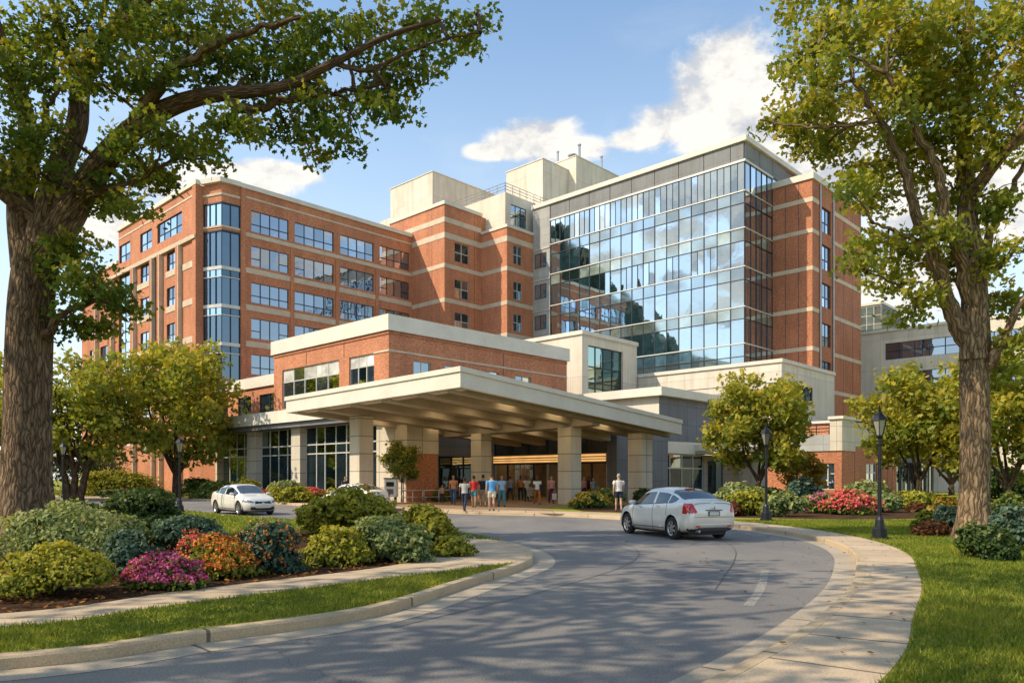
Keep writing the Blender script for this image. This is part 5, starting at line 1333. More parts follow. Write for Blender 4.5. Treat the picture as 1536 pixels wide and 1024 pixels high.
SH = [
 # island, foreground
 ('big pale green shrub mound at the left edge beneath the oak', 95, 858, 250, 112, 'bush_sage', dict(lum=.12)),
 ('rounded yellow green shrub lowest at the bottom left corner', 75, 905, 205, 90, 'bush_yellow', dict(lum=.06)),
 ('pale green shrub in front of the oak trunk, left of the dark one', 165, 838, 130, 74, 'bush_sage', dict(lum=.12)),
 ('dark green spreading shrub behind the pale mound', 215, 803, 150, 76, 'bush_dark', dict(dens=1.1)),
 ('dark low shrub at the foot of the oak', 118, 798, 90, 50, 'bush_dark', {}),
 ('blue green shrub left of the magenta flowers', 195, 872, 100, 78, 'bush_blue', {}),
 ('blue green shrub behind the orange flowers', 285, 836, 130, 72, 'bush_blue', dict(lum=.05)),
 ('low magenta azalea in full bloom by the path', 247, 893, 135, 60, 'bush_green', dict(bloom='bloom_pink', bf=.22, deep=.7)),
 ('orange and pink azalea behind the magenta one', 322, 876, 130, 80, 'bush_yellow', dict(bloom='bloom_orange', bf=.10)),
 ('pink topped azalea cluster left of the orange blooms', 293, 862, 70, 62, 'bush_green', dict(bloom='bloom_coral', bf=.2)),
 ('dark shrub sprinkled with orange buds right of the azaleas', 396, 868, 120, 88, 'bush_blue', dict(bloom='bloom_orange', bf=.025, lum=-.05)),
 ('yellow green shrub between the budded shrub and the big mound', 503, 856, 118, 68, 'bush_yellow', dict(lum=.08)),
 ('large light green mound, tallest on the island, hiding the second car', 524, 806, 150, 84, 'bush_yellow', dict(lum=.14, seed=40)),
 ('grey green shrub in the middle of the island group', 575, 848, 156, 76, 'bush_sage', dict(lum=.0)),
 ('yellow topped mound at the right end of the island group', 640, 817, 108, 67, 'bush_yellow', dict(lum=.1, seed=41)),
 ('low yellow green shrub at the tip of the island bed', 678, 841, 80, 34, 'bush_yellow', dict(lum=.06)),
 # far bank, left
 ('dim dark shrubs closing the view under the left trees', 120, 735, 190, 62, 'bush_dark', dict(Y=90, deep=.3)),
 ('dim dark shrubs closing the view right of the tall trunk', 1512, 748, 120, 60, 'bush_dark', dict(Y=52, deep=.4)),
 ('long clipped yellow green hedge at the far left behind the drive', 178, 741, 150, 38, 'bush_yellow', dict(Y=72, deep=.3)),
 ('dark green shrub under the broad tree', 300, 741, 64, 26, 'bush_dark', dict(Y=70)),
 ('pale low ground shrub along the hedge foot', 205, 744, 110, 14, 'bush_sage', dict(Y=68, deep=.3)),
 ('mid green shrub under the lobby corner', 325, 747, 70, 26, 'bush_green', dict(Y=64)),
 ('yellow shrub at the left lobby window', 368, 741, 56, 30, 'bush_yellow', dict(Y=62)),
 ('sage green round shrub below the middle lobby pilaster', 426, 740, 58, 30, 'bush_sage', dict(Y=58, lum=.08)),
 ('low coral flowering shrub above the front facing car', 388, 748, 34, 17, 'bush_green', dict(Y=56, bloom='bloom_coral', bf=.3)),
 ('coral red flowering shrub left of the first canopy column', 474, 744, 54, 18, 'bush_green', dict(Y=54, bloom='bloom_coral', bf=.35)),
 ('pale yellow shrub at the far kerb right of the front facing car', 412, 756, 34, 22, 'bush_yellow', dict(Y=54, lum=.1)),
 ('yellow green shrub at the far kerb below the coral flowers', 446, 757, 50, 26, 'bush_yellow', dict(Y=52, lum=.06)),
 ('yellow green shrub behind the hidden car', 504, 740, 40, 20, 'bush_yellow', dict(Y=56)),
 ('coral flowering shrub left of the white kiosk', 566, 748, 30, 20, 'bush_green', dict(Y=53.5, bloom='bloom_coral', bf=.35)),
 ('dark green shrub right of the white kiosk', 606, 750, 28, 30, 'bush_dark', dict(Y=55)),
 ('green shrub behind the metal rail, by the pier', 632, 748, 40, 24, 'bush_green', dict(Y=55)),
 ('yellow green shrub behind the rail at the pier corner', 660, 747, 34, 24, 'bush_yellow', dict(Y=55)),
 # right of the canopy
 ('golden lily bed at the foot of the front right column', 884, 766, 70, 26, 'bush_green', dict(Y=43, bloom='bloom_yellow', bf=.12, lum=.05)),
 ('green shrub bed behind the golden lilies', 915, 756, 70, 28, 'bush_green', dict(Y=47)),
 ('dark shrub at the foot of the last canopy column', 965, 752, 50, 24, 'bush_dark', dict(Y=50)),
 ('pale sage shrub right behind the silver car', 1108, 770, 80, 38, 'bush_sage', dict(Y=40, lum=.08)),
 ('blue green round shrub under the round tree', 1202, 757, 56, 42, 'bush_blue', dict(Y=45)),
 ('dark shrub at the foot of the round tree', 1152, 750, 70, 26, 'bush_dark', dict(Y=47)),
 ('yellow green shrub left of the second lamp', 1128, 779, 66, 38, 'bush_yellow', dict(Y=34, lum=.05)),
 ('yellow green shrub right of the second lamp', 1174, 780, 56, 36, 'bush_sage', dict(Y=33, lum=.1)),
 ('small rust brown shrub at the flower bed edge', 1098, 782, 36, 20, 'bush_rust', dict(Y=33.5)),
 ('dull pink flowering shrub left of the coral azalea', 1228, 772, 62, 26, 'bush_green', dict(Y=36.5, bloom='bloom_pink', bf=.06)),
 ('bright coral azalea in the right flower bed', 1274, 773, 72, 32, 'bush_green', dict(Y=35, bloom='bloom_coral', bf=.2)),
 ('large pale sage shrub under the brick building corner', 1302, 755, 82, 38, 'bush_sage', dict(Y=42, lum=.1)),
 ('yellow green shrub right of the near lamp post', 1326, 768, 54, 28, 'bush_sage', dict(Y=37, lum=.08)),
 ('mid green shrub between azaleas and brick wall', 1240, 752, 40, 20, 'bush_green', dict(Y=44)),
 ('gold green spreading shrub below the yellow green tree', 1382, 752, 80, 32, 'bush_yellow', dict(Y=42)),
 ('low rust shrub in the bed right of the near lamp', 1378, 763, 46, 14, 'bush_rust', dict(Y=38)),
 ('bright gold shrub just left of the right trunk', 1420, 768, 62, 34, 'bush_gold', dict(Y=33)),
 ('pale blue green shrub against the right trunk', 1420, 803, 52, 46, 'bush_blue', dict(Y=23.5, lum=.15)),
 ('small green and orange shrub on the lawn left of the trunk', 1388, 800, 46, 30, 'bush_yellow', dict(Y=24, lum=-.1)),
 ('rust brown low shrub on the lawn by the trunk roots', 1400, 820, 70, 26, 'bush_rust', dict(Y=21.8)),
 ('dark green spreading shrub at the foot of the right trunk', 1478, 858, 120, 60, 'bush_dark', dict(Y=15.5, lum=.1)),
 ('tall blue green shrub at the right edge', 1518, 838, 84, 78, 'bush_blue', dict(Y=17.5, lum=.08)),
 ('green shrub right behind the right trunk', 1516, 790, 70, 62, 'bush_green', dict(Y=24)),
]
for i, (lab, px, py, w, h, leaf, kw) in enumerate(SH):
    kw = dict(kw); kw.setdefault('seed', i)
    bush(lab, px, py, w, h, leaf, **kw)

# ---- grass blades and leaf litter
def in_poly(x, y, poly):
    P_ = np.array([(p[0], p[1]) for p in poly]); n = len(P_); ins = np.zeros(len(x), bool); j = n - 1
    for i in range(n):
        xi, yi = P_[i]; xj, yj = P_[j]
        c = ((yi > y) != (yj > y)) & (x < (xj - xi) * (y - yi) / (yj - yi + 1e-12) + xi); ins ^= c; j = i
    return ins
def blades(name, polys, n, hmin, hmax, wid, mat, box, exclude=(), near=6, far=30):
    rg = np.random.default_rng(5)
    x = rg.uniform(box[0], box[1], n); y = box[2] + (box[3] - box[2]) * rg.uniform(0, 1, n) ** 1.7
    k_ = np.zeros(n, bool)
    for p in polys: k_ |= in_poly(x, y, p)
    for p in exclude: k_ &= ~in_poly(x, y, p)
    x, y = x[k_], y[k_]; n = len(x)
    patch = np.sin(x * 1.7 + 2 * np.sin(y * .9)) * np.sin(y * 1.3 + 1.5 * np.sin(x * .7))
    a = rg.uniform(0, 6.28, n); h = rg.uniform(hmin, hmax, n) * (1 + .25 * patch); w = wid * (1 + .05 * y)
    lean = rg.normal(0, .45, (n, 2)) * h[:, None]
    v = np.empty((n, 3, 3)); z = np.full(n, .12)
    v[:, 0] = np.column_stack([x - np.cos(a) * w, y - np.sin(a) * w, z]); v[:, 1] = np.column_stack([x + np.cos(a) * w, y + np.sin(a) * w, z]); v[:, 2] = np.column_stack([x + lean[:, 0], y + lean[:, 1], z + h])
    tone = np.repeat(np.clip(.42 + .2 * patch + rg.normal(0, .18, n), 0, 1), 3)
    o = link_mesh(name, np_mesh(name, v.reshape(-1, 3), (np.arange(3 * n), 3), mat, tone))
    tag(o, kind='stuff'); return o
verge = list(offset(isl_near, .18)[:110]) + list(reversed([p for p in nose_edge]))
vline = [p for p in offset(isl_near, .2) if p.x > -9 and p.y < 15.3]
vin = [p for p in nose_edge if p.x > -9.5 and p.y < 14.9]
o = blades('grass', [vline + vin[::-1]], 130000, .03, .075, .0065, 'grass_blade', (-9.5, .5, 5.5, 15)); tag(o, 'short green grass of the verge between kerb and path', 'grass')
rl_ = [p for p in outer if p.y > 4 and p.x > 0]
lawn_poly = [(3.2, 36.8)] + [(p.x + .03, p.y) for p in outer if p.y > 2 and p.x > 0] + [(3, 1), (16, 1), (16, 30), (8.5, 33)]
o = blades('grass', [lawn_poly], 260000, .035, .09, .0065, 'grass_blade', (2, 16, 5.5, 30)); tag(o, 'mown lawn grass at the right of the drive', 'grass')
mid = [p for p in isl_near if p.y > 20] + [Vector((-40, 50)), Vector((-30, 27)), Vector((-11, 21)), Vector((-9.5, 18.5)), Vector((-6, 24))]
o = blades('grass', [mid], 60000, .05, .11, .012, 'grass_blade', (-22, 0, 18, 42)); tag(o, 'sunlit grass behind the island shrubs', 'grass')
rg = np.random.default_rng(9)
lx = rg.uniform(-9, .3, 9000); ly = rg.uniform(8, 22, 9000)
bedp = [p for p in isl_bed] + [Vector((-3.6, 23)), Vector((-9, 20)), Vector((-14, 20)), Vector((-40, 16))]
kk = in_poly(lx, ly, bedp); lx, ly = lx[kk], ly[kk]
lit = link_mesh('leaf_litter', leaf_cloud('leaf_litter', np.column_stack([lx, ly, rg.uniform(.13, .17, len(lx))]), .075, rg.uniform(0, 1, len(lx)), 'litter', OVAL, 2.0, None, rg)); tag(lit, 'brown fallen leaves and bark chips on the island bed', 'litter', kind='stuff')

lx = rg.uniform(1, 14, 5200); ly = rg.uniform(6.5, 26, 5200); kk = rg.uniform(0, 1, 5200) < .16
lx, ly = lx[kk], ly[kk]; onr = ~in_poly(lx, ly, list(land) + [Vector((-70, -60)), Vector((170, -60)), Vector((170, 240)), Vector((-170, 240))])
lzz = np.where(onr, .012, .15); far_ = onr & ((lx < 3) | (rg.uniform(0, 1, len(lx)) < .6)); lx, ly, lzz = lx[~far_], ly[~far_], lzz[~far_]
lit = link_mesh('leaf_litter', leaf_cloud('leaf_litter', np.column_stack([lx, ly, lzz]), .07, rg.uniform(.2, 1, len(lx)), 'litter', OVAL, 3.0, None, rg)); tag(lit, 'scattered dry leaves on the right pavement, gutter and lawn', 'litter', kind='stuff')
# ================================================================== CARS
def paint(name, col):
    m, nt, b = new_mat(name)
    v = coords(nt, 'Object')
    f = noise(nt, v, 220, 2, .6); dirt = noise(nt, scaled(nt, v, (1, 1, 2)), 1.6, 5, .65)
    c = mixcol(nt, .12, (*col, 1), ramp(nt, f, [(.35, (0, 0, 0)), (.65, (1, 1, 1))]), 'OVERLAY')
    c = mixcol(nt, .5, c, ramp(nt, dirt, [(.3, (.8, .78, .74)), (.7, (1.05, 1.05, 1.05))]), 'MULTIPLY')
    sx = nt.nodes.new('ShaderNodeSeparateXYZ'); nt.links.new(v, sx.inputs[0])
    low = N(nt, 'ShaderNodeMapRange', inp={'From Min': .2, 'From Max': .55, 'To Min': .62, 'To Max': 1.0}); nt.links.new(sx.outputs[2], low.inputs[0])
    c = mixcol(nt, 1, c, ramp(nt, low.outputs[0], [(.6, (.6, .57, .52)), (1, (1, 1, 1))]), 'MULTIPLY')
    nt.links.new(c, b.inputs['Base Color']); b.inputs['Metallic'].default_value = .15; b.inputs['Roughness'].default_value = .34
    b.inputs['Coat Weight'].default_value = .8; b.inputs['Coat Roughness'].default_value = .06
    M[name] = m
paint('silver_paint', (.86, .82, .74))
glass_mat('car_glass', (.025, .03, .03), (.75, .8, .8), .16, rough=.02)
plain('tyre', (.018, .018, .018), .8, var=.3); plain('rim', (.55, .54, .52), .3, .8); plain('black_trim', (.02, .02, .022), .5)
plain('tail_red', (.55, .025, .02), .2, coat=1, var=.25, scale=12); plain('lamp_clear', (.22, .23, .24), .12, .2, coat=1, var=.2, scale=10); plain('plate_white', (.62, .62, .58), .5)
plain('chrome', (.7, .7, .7), .15, 1.0)

def lerp_tab(tab, x):
    xs = [t[0] for t in tab]; return float(np.interp(x, xs, [t[1] for t in tab]))
def smooth_tab(tab, x, w=.07): return sum(lerp_tab(tab, x + d * w) for d in (-1, -.5, 0, .5, 1)) / 5
TOP = [(-2.26, .74), (-2.22, .98), (-2.15, 1.07), (-2.02, 1.10), (-1.80, 1.125), (-1.30, 1.345), (-.9, 1.43), (-.3, 1.468), (.15, 1.455), (.5, 1.38), (.8, 1.23), (1.18, 1.01), (1.35, .965), (1.8, .88), (2.05, .80), (2.2, .68), (2.26, .52)]
BELT = [(-2.26, .70), (-2.15, .97), (-1.8, 1.03), (-1, .985), (0, .93), (1.1, .885), (1.7, .79), (2.1, .67), (2.26, .48)]
WID = [(-2.26, .66), (-2.2, .755), (-2.05, .82), (-1.7, .865), (-1.2, .885), (0, .888), (1.2, .878), (1.7, .84), (2.0, .755), (2.18, .60), (2.26, .42)]
BOT = [(-2.26, .42), (-2.2, .30), (-2.0, .24), (-1.6, .2), (1.6, .18), (2.05, .2), (2.2, .26), (2.26, .36)]
def car_section(x, n=52):
    zt, zb, bt, w = smooth_tab(TOP, x, .05), smooth_tab(BOT, x, .02), smooth_tab(BELT, x, .05), smooth_tab(WID, x, .04)
    bt = min(bt, zt - .012); h = zt - bt; c = min(1, max(0, (h - .10) / .22)); wr = .60
    L = lambda a, b_: a + (b_ - a) * c
    mid = zb + (bt - zb) * .45
    P = [(0, zb), (.78 * w, zb), (.93 * w, zb + .03), (.975 * w, zb + .12), (w, mid), (.992 * w, zb + (bt - zb) * .8), (.955 * w, bt - .01),
         (L(.90, .925) * w, L(bt + .35 * h, bt + .025)), (L(.82 * w, wr + .055), L(bt + .66 * h, zt - .13)), (L(.66 * w, wr - .05), L(bt + .88 * h, zt - .04)), (L(.36 * w, wr * .5), L(zt - .01 * h, zt - .008)), (0, zt)]
    return P
SEG = [3, 3, 2, 4, 5, 4, 2, 7, 4, 4, 4]
def build_car_meshes():
    xs = np.concatenate([np.linspace(-2.26, -1.95, 20), np.linspace(-1.93, 1.95, 150), np.linspace(1.97, 2.26, 20)])
    rows = []; tcode = []
    for x in xs:
        P = [Vector(p) for p in car_section(x)]; row = []; code = []
        for i in range(len(P) - 1):
            p0 = P[i - 1] if i else Vector((-P[1].x, P[1].y)); p3 = P[i + 2] if i + 2 < len(P) else Vector((-P[-2].x, P[-2].y))
            for k in range(SEG[i]):
                t = k / SEG[i]; p1, p2 = P[i], P[i + 1]
                if 0 < i < 10: q = .5 * ((2 * p1) + (p2 - p0) * t * .8 + (2 * p0 - 5 * p1 + 4 * p2 - p3) * t * t * .8 + (3 * p1 - p0 - 3 * p2 + p3) * t ** 3 * .8 + (p2 - p1) * 2 * .2 * t) if False else p1.lerp(p2, t)
                else: q = p1.lerp(p2, t)
                row.append(q); code.append(i)
        row.append(P[-1]); rows.append(row); tcode = code
    A = np.array([[(q.x, q.y) for q in r] for r in rows])           # x-stations, section points
    for _ in range(2):                                              # fair the surface a little
        B = A.copy(); B[:, 1:-1] = (A[:, :-2] + 2 * A[:, 1:-1] + A[:, 2:]) / 4; B[:, 0] = A[:, 0]; B[:, -1] = A[:, -1]
        B[1:-1] = (B[:-2] + 2 * B[1:-1] + B[2:]) / 4; A = B
    nx, nt_ = A.shape[:2]
    parts = {k: MB() for k in ('body', 'side_window', 'side_window2', 'windscreen', 'rear_window', 'tail_lamp', 'tail_lamp2', 'headlamp', 'headlamp2', 'grille', 'bumper_trim')}
    X2 = np.repeat(xs[:, None], nt_, 1).copy(); AX = (-1.36, 1.34); RW = .385
    for ax in AX:                                                   # wheel arches: pull the panel onto the arch circle
        for i in range(nx):
            for j in range(nt_):
                if A[i, j, 0] > .55 and A[i, j, 1] < .75:
                    dx, dz = X2[i, j] - ax, A[i, j, 1] - .33; r = math.hypot(dx, dz)
                    if RW - .022 < r < RW + .012 and r > 0: X2[i, j] = ax + dx * RW / r; A[i, j, 1] = .33 + dz * RW / r
    quads = {k: [] for k in parts}
    for i in range(nx - 1):
        for j in range(nt_ - 1):
            x = (xs[i] + xs[i + 1]) / 2; y = A[i:i + 2, j:j + 2, 0].mean(); z = A[i:i + 2, j:j + 2, 1].mean(); cd = tcode[j]
            xm = X2[i:i + 2, j:j + 2].mean()
            if y > .5 and any(math.hypot(xm - ax, z - .33) < RW - .008 for ax in AX) and z < .72: continue
            zt = lerp_tab(TOP, x); bt = lerp_tab(BELT, x)
            k = 'body'
            if cd == 7 and -1.52 < x < .98 and zt - bt > .2 and not (-.36 < x < -.26) and not (-1.12 < x < -1.06): k = 'side_window'
            elif cd >= 9 and .42 < x < 1.16: k = 'windscreen'
            elif cd >= 9 and -1.76 < x < -.98: k = 'rear_window'
            elif cd == 8 and j % 1 == 0 and .5 < x < 1.1 and tcode[j] == 8 and j >= sum(SEG[:8]) + 2: k = 'windscreen'
            elif cd == 8 and -1.74 < x < -1.06 and j >= sum(SEG[:8]) + 2: k = 'rear_window'
            elif -2.27 < x < -1.90 and .76 < z < 1.03 and y > .50 + (x + 2.27) * .25 and cd <= 7: k = 'tail_lamp'
            elif 1.72 < x < 2.235 and .585 + (2.2 - x) * .10 < z < .665 + (2.2 - x) * .33 and y > .40 and cd <= 7: k = 'headlamp'
            elif x > 2.08 and y < .40 and .50 < z < .66: k = 'grille'
            elif x > 2.05 and y < .60 and .26 < z < .40: k = 'bumper_trim'
            elif x < -2.02 and z < .33: k = 'bumper_trim'
            quads[k].append((i, j))
    for k, ql in quads.items():
        for sgn in (1, -1):
            nm = k + '2' if sgn < 0 and k in ('side_window', 'tail_lamp', 'headlamp') else k
            mb = parts[nm]; idx = {}
            o = len(mb.v)
            for (i, j) in ql:
                f = []
                for (a, b_) in ((i, j), (i + 1, j), (i + 1, j + 1), (i, j + 1)):
                    if (a, b_) not in idx: idx[(a, b_)] = len(mb.v); mb.v.append((X2[a, b_], sgn * A[a, b_, 0], A[a, b_, 1]))
                    f.append(idx[(a, b_)])
                mb.f.append(tuple(f) if sgn < 0 else tuple(reversed(f)))
    # close nose and tail
    for i, flip in ((0, 0), (nx - 1, 1)):
        ring = [(X2[i, j], A[i, j, 0], A[i, j, 1]) for j in range(nt_)] + [(X2[i, j], -A[i, j, 0], A[i, j, 1]) for j in range(nt_ - 2, 0, -1)]
        parts['body'].add(ring, [tuple(range(len(ring)))])
    return parts, A, xs, tcode
CP, CA, CXS, CT = build_car_meshes()
def car_point(x, j, y_out=.004):
    i = int(np.argmin(abs(CXS - x))); return (x, CA[i, j, 0] + y_out, CA[i, j, 1])
def make_car():
    r = empty('silver_car', (0, 0, 0))
    def weld(mb, nm, mat, parent=r, smooth=True):
        me = mb.mesh(nm, mat, smooth); bm = bmesh.new(); bm.from_mesh(me); bmesh.ops.remove_doubles(bm, verts=bm.verts, dist=.0004); bmesh.ops.recalc_face_normals(bm, faces=bm.faces); bm.to_mesh(me); bm.free()
        return link_mesh(nm, me, parent)
    body = weld(CP['body'], 'body', 'silver_paint')
    for k, nm, mt in (('side_window', 'side_window', 'car_glass'), ('side_window2', 'side_window', 'car_glass'), ('windscreen', 'windscreen', 'car_glass'), ('rear_window', 'rear_window', 'car_glass'), ('tail_lamp', 'tail_lamp', 'tail_red'), ('tail_lamp2', 'tail_lamp', 'tail_red'),
                      ('headlamp', 'headlamp', 'lamp_clear'), ('headlamp2', 'headlamp', 'lamp_clear'), ('grille', 'grille', 'black_trim'), ('bumper_trim', 'bumper_trim', 'black_trim')):
        weld(CP[k], nm, mt)
    j0, j1 = sum(SEG[:2]), sum(SEG[:7])
    for sg in (1, -1):
        for x in (-.31, .92, -1.09):                                 # door shut lines
            js = range(j0 + (8 if x < -1 else 0), j1 + 1)
            MB().tube([(p[0], sg * p[1], p[2]) for p in (car_point(x, j, .001) for j in js)], .006, 4).build('door_gap', 'black_trim', r)
        MB().tube([(p[0], sg * p[1], p[2]) for p in (car_point(x, j1 + 0, .004) for x in np.linspace(-1.4, 1.0, 30))], .009, 5).build('window_trim', 'black_trim', r)
        for x in (-.62, .42):
            p = car_point(x, j1 - 3, .012); MB().box(p[0] - .10, p[0] + .10, sg * p[1] - .014, sg * p[1] + .014, p[2] - .014, p[2] + .014).build('door_handle', 'silver_paint', r, bevel=.008)
        mp = car_point(.80, j1, .0); m_ = MB(); m_.lathe([(.02, -.10), (.075, -.085), (.095, 0), (.08, .075), (.03, .10)], n=10)
        m_.v = [(mp[0] + b_ * .0 + a * .75 + .02, sg * (mp[1] + .13 + c * 1.15), mp[2] + .07 + b_ * .75) for a, b_, c in m_.v]
        mir = m_.build('mirror', 'silver_paint', r, smooth=True)
        MB().box(mp[0] - .02, mp[0] + .05, sg * (mp[1] - .02), sg * (mp[1] + .08), mp[2] + .01, mp[2] + .05).build('mirror_arm', 'black_trim', mir)
        MB().tube([(p[0], sg * p[1], p[2] + .0) for p in (car_point(x, sum(SEG[:3]), .004) for x in np.linspace(-.92, .9, 12))], .012, 5).build('sill_line', 'black_trim', r)
        # arch lips, wells and wheels
        for ax in (-1.36, 1.34):
            yw = .875 if ax < 0 else .868
            lip = [(ax + .385 * math.cos(a), sg * (yw - .02 * abs(math.cos(a))), .33 + .385 * math.sin(a)) for a in np.linspace(-.15, math.pi + .15, 22)]
            MB().tube(lip, .016, 6).build('arch_lip', 'silver_paint', r, smooth=True)
            wl = MB(); ang = np.linspace(-.3, math.pi + .3, 18)
            for q in range(17):
                a, b_ = ang[q], ang[q + 1]
                wl.quad((ax + .392 * math.cos(a), sg * .84, .33 + .392 * math.sin(a)), (ax + .392 * math.cos(b_), sg * .84, .33 + .392 * math.sin(b_)), (ax + .392 * math.cos(b_), sg * .55, .33 + .392 * math.sin(b_)), (ax + .392 * math.cos(a), sg * .55, .33 + .392 * math.sin(a)))
            wl.quad(*[(ax + .392 * math.cos(a), sg * .55, .33 + .392 * math.sin(a)) for a in ang])
            wl.build('wheel_well', 'black_trim', r)
            wr = empty('wheel', (ax, sg * .765, .32)); wr.parent = r
            prof = [(.205, -.095), (.29, -.10), (.315, -.08), (.32, -.03), (.32, .03), (.315, .08), (.29, .10), (.205, .095)]
            t = MB(); n = 26
            for (rr, yy) in prof: t.v += [(rr * math.cos(2 * math.pi * k / n), yy, rr * math.sin(2 * math.pi * k / n)) for k in range(n)]
            for q in range(len(prof) - 1): t.f += [(q * n + k, q * n + (k + 1) % n, (q + 1) * n + (k + 1) % n, (q + 1) * n + k) for k in range(n)]
            t.build('tyre', 'tyre', wr, smooth=True)
            ri = MB(); yo = sg * .072
            for k in range(n):
                a, b_ = 2 * math.pi * k / n, 2 * math.pi * (k + 1) / n
                ri.quad((.212 * math.cos(a), sg * .097, .212 * math.sin(a)), (.212 * math.cos(b_), sg * .097, .212 * math.sin(b_)), (.185 * math.cos(b_), yo, .185 * math.sin(b_)), (.185 * math.cos(a), yo, .185 * math.sin(a)))
            for k in range(7):
                a = 2 * math.pi * k / 7; c, s_ = math.cos(a), math.sin(a); w1, w2 = .032, .022
                ri.prism([(c * .04 - s_ * w1, s_ * .04 + c * w1), (c * .04 + s_ * w1, s_ * .04 - c * w1), (c * .2 + s_ * w2, s_ * .2 - c * w2), (c * .2 - s_ * w2, s_ * .2 + c * w2)], 0, .02)
                ri.v[-8:] = [(p[0], yo + sg * p[2], p[1]) for p in ri.v[-8:]]
            ri.add([(.055 * math.cos(k * .524), yo + sg * .03, .055 * math.sin(k * .524)) for k in range(12)], [tuple(range(12))])
            ri.build('rim', 'rim', wr); 
            MB().add([(.19 * math.cos(k * .314), sg * .03, .19 * math.sin(k * .314)) for k in range(20)], [tuple(range(20))]).build('brake_disc', 'black_trim', wr)
        MB().box(1.9, 2.12, sg * .42, sg * .56, .40, .46).build('fog_lamp_recess', 'black_trim', r) if False else None
    xr = -2.275
    pl = MB().box(xr - .012, xr + .03, -.16, .16, .70, .80).build('number_plate', 'plate_white', r); MB().box(xr - .006, xr + .03, -.19, .19, .685, .815).build('plate_recess', 'black_trim', r)
    MB().box(xr - .02, xr + .04, -.27, .27, .835, .855).build('chrome_strip', 'black_trim', r)
    e_ = MB().lathe([(.045, 0), (.045, .012), (.02, .02)], n=14); e_.v = [(xr - b_[2] + .012, b_[0] * 1.2, .91 + b_[1] * .8) for b_ in e_.v]; e_.build('emblem', 'chrome', r)
    e2 = MB().lathe([(.05, 0), (.05, .02), (.02, .03)], n=14); e2.v = [(2.24 + b_[2], b_[0] * 1.3, .58 + b_[1] * .8) for b_ in e2.v]; e2.build('emblem', 'chrome', r)
    MB().box(-1.06, -.98, -.16, .16, 1.40, 1.43).build('brake_light', 'tail_red', r)
    js = [j for j in range(CA.shape[1]) if CA[2, j, 1] > .62]
    for sg in (1, -1): MB().tube([(xs_[0] - .004, sg * xs_[1] * 1.004, xs_[2]) for xs_ in (car_point(-2.17, j, 0) for j in js[:-1])], .006, 4).build('boot_gap', 'black_trim', r)
    MB().tube([(-2.268, -.66, .655), (-2.27, 0, .655), (-2.268, .66, .655)], .006, 4).build('boot_gap', 'black_trim', r)
    MB().box(-2.272, -2.2, -.56, .56, .43, .47).build('bumper_crease', 'silver_paint', r, bevel=.012)
    MB().box(-2.27, -2.1, -.5, .5, .27, .36).build('rear_diffuser', 'black_trim', r, bevel=.01)
    for sg in (1, -1): MB().box(-2.262, -2.2, sg * .46, sg * .6, .385, .42).build('rear_reflector', 'tail_red', r)
    MB().tube([(-2.28, .5, .27), (-2.1, .5, .27)], .035, 8).build('exhaust', 'steel', r)
    MB().box(-1.9, 1.9, -.62, .62, .14, .26).build('underbody', 'black_trim', r)
    MB().tube([(-.95, 0, 1.44), (-1.02, 0, 1.55)], .006, 5).build('aerial', 'black_trim', r)
    return r
car0 = make_car()
for i, (x, y, hx, hy, lab) in enumerate([(4.95, 23.5, -.36, .933, 'silver sedan seen from behind, driving towards the entrance'), (-13.45, 38.0, .70, -.715, 'silver sedan facing right on the far carriageway at left'), (-8.75, 41.9, -.80, .60, 'silver sedan mostly hidden behind the big island shrub')]):
    o = car0 if i == 0 else copy_tree(car0)
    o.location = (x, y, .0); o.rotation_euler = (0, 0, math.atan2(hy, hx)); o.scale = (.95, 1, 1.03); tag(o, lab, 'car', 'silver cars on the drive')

# ================================================================== PEOPLE
def cloth(name, col): plain(name, col, .85, var=.18, scale=9, grain=.15, gscale=60)
for nm, c in dict(skin_light=(.55, .33, .22), skin_tan=(.38, .21, .13), skin_dark=(.13, .065, .04), hair_black=(.015, .012, .01), hair_brown=(.06, .03, .015), hair_fair=(.30, .18, .07), hair_grey=(.35, .33, .3), c_red=(.55, .02, .02), c_black=(.018, .018, .02), c_blue=(.10, .36, .72), c_paleblue=(.27, .47, .68), c_grey=(.42, .41, .37), c_white=(.72, .70, .66), c_orange=(.60, .25, .11), c_maroon=(.16, .02, .045), c_pink=(.62, .30, .30),
                  c_slate=(.20, .23, .33), c_navy=(.02, .03, .06), c_cream=(.66, .60, .46), c_teal=(.05, .22, .26), c_khaki=(.33, .27, .19), c_jeans=(.05, .10, .22), c_rust=(.42, .13, .03), shoe=(.05, .04, .04), shoe_white=(.6, .58, .55)).items(): cloth(nm, c)
PEOPLE_CACHE = {}
def remeshed(mb, voxel, name, mat, it=3):
    """one continuous skin over the lofted limbs"""
    me = mb.mesh(name, mat); o = bpy.data.objects.new('tmp', me); COL.objects.link(o)
    md = o.modifiers.new('r', 'REMESH'); md.mode = 'VOXEL'; md.voxel_size = voxel; md.use_smooth_shade = True
    s_ = o.modifiers.new('s', 'SMOOTH'); s_.iterations = it; s_.factor = .5
    dg = bpy.context.evaluated_depsgraph_get(); dg.update()
    out = bpy.data.meshes.new_from_object(o.evaluated_get(dg)); out.name = name
    bpy.data.objects.remove(o); bpy.data.meshes.remove(me)
    out.materials.clear(); out.materials.append(M[mat])
    for p in out.polygons: p.use_smooth = True
    return out
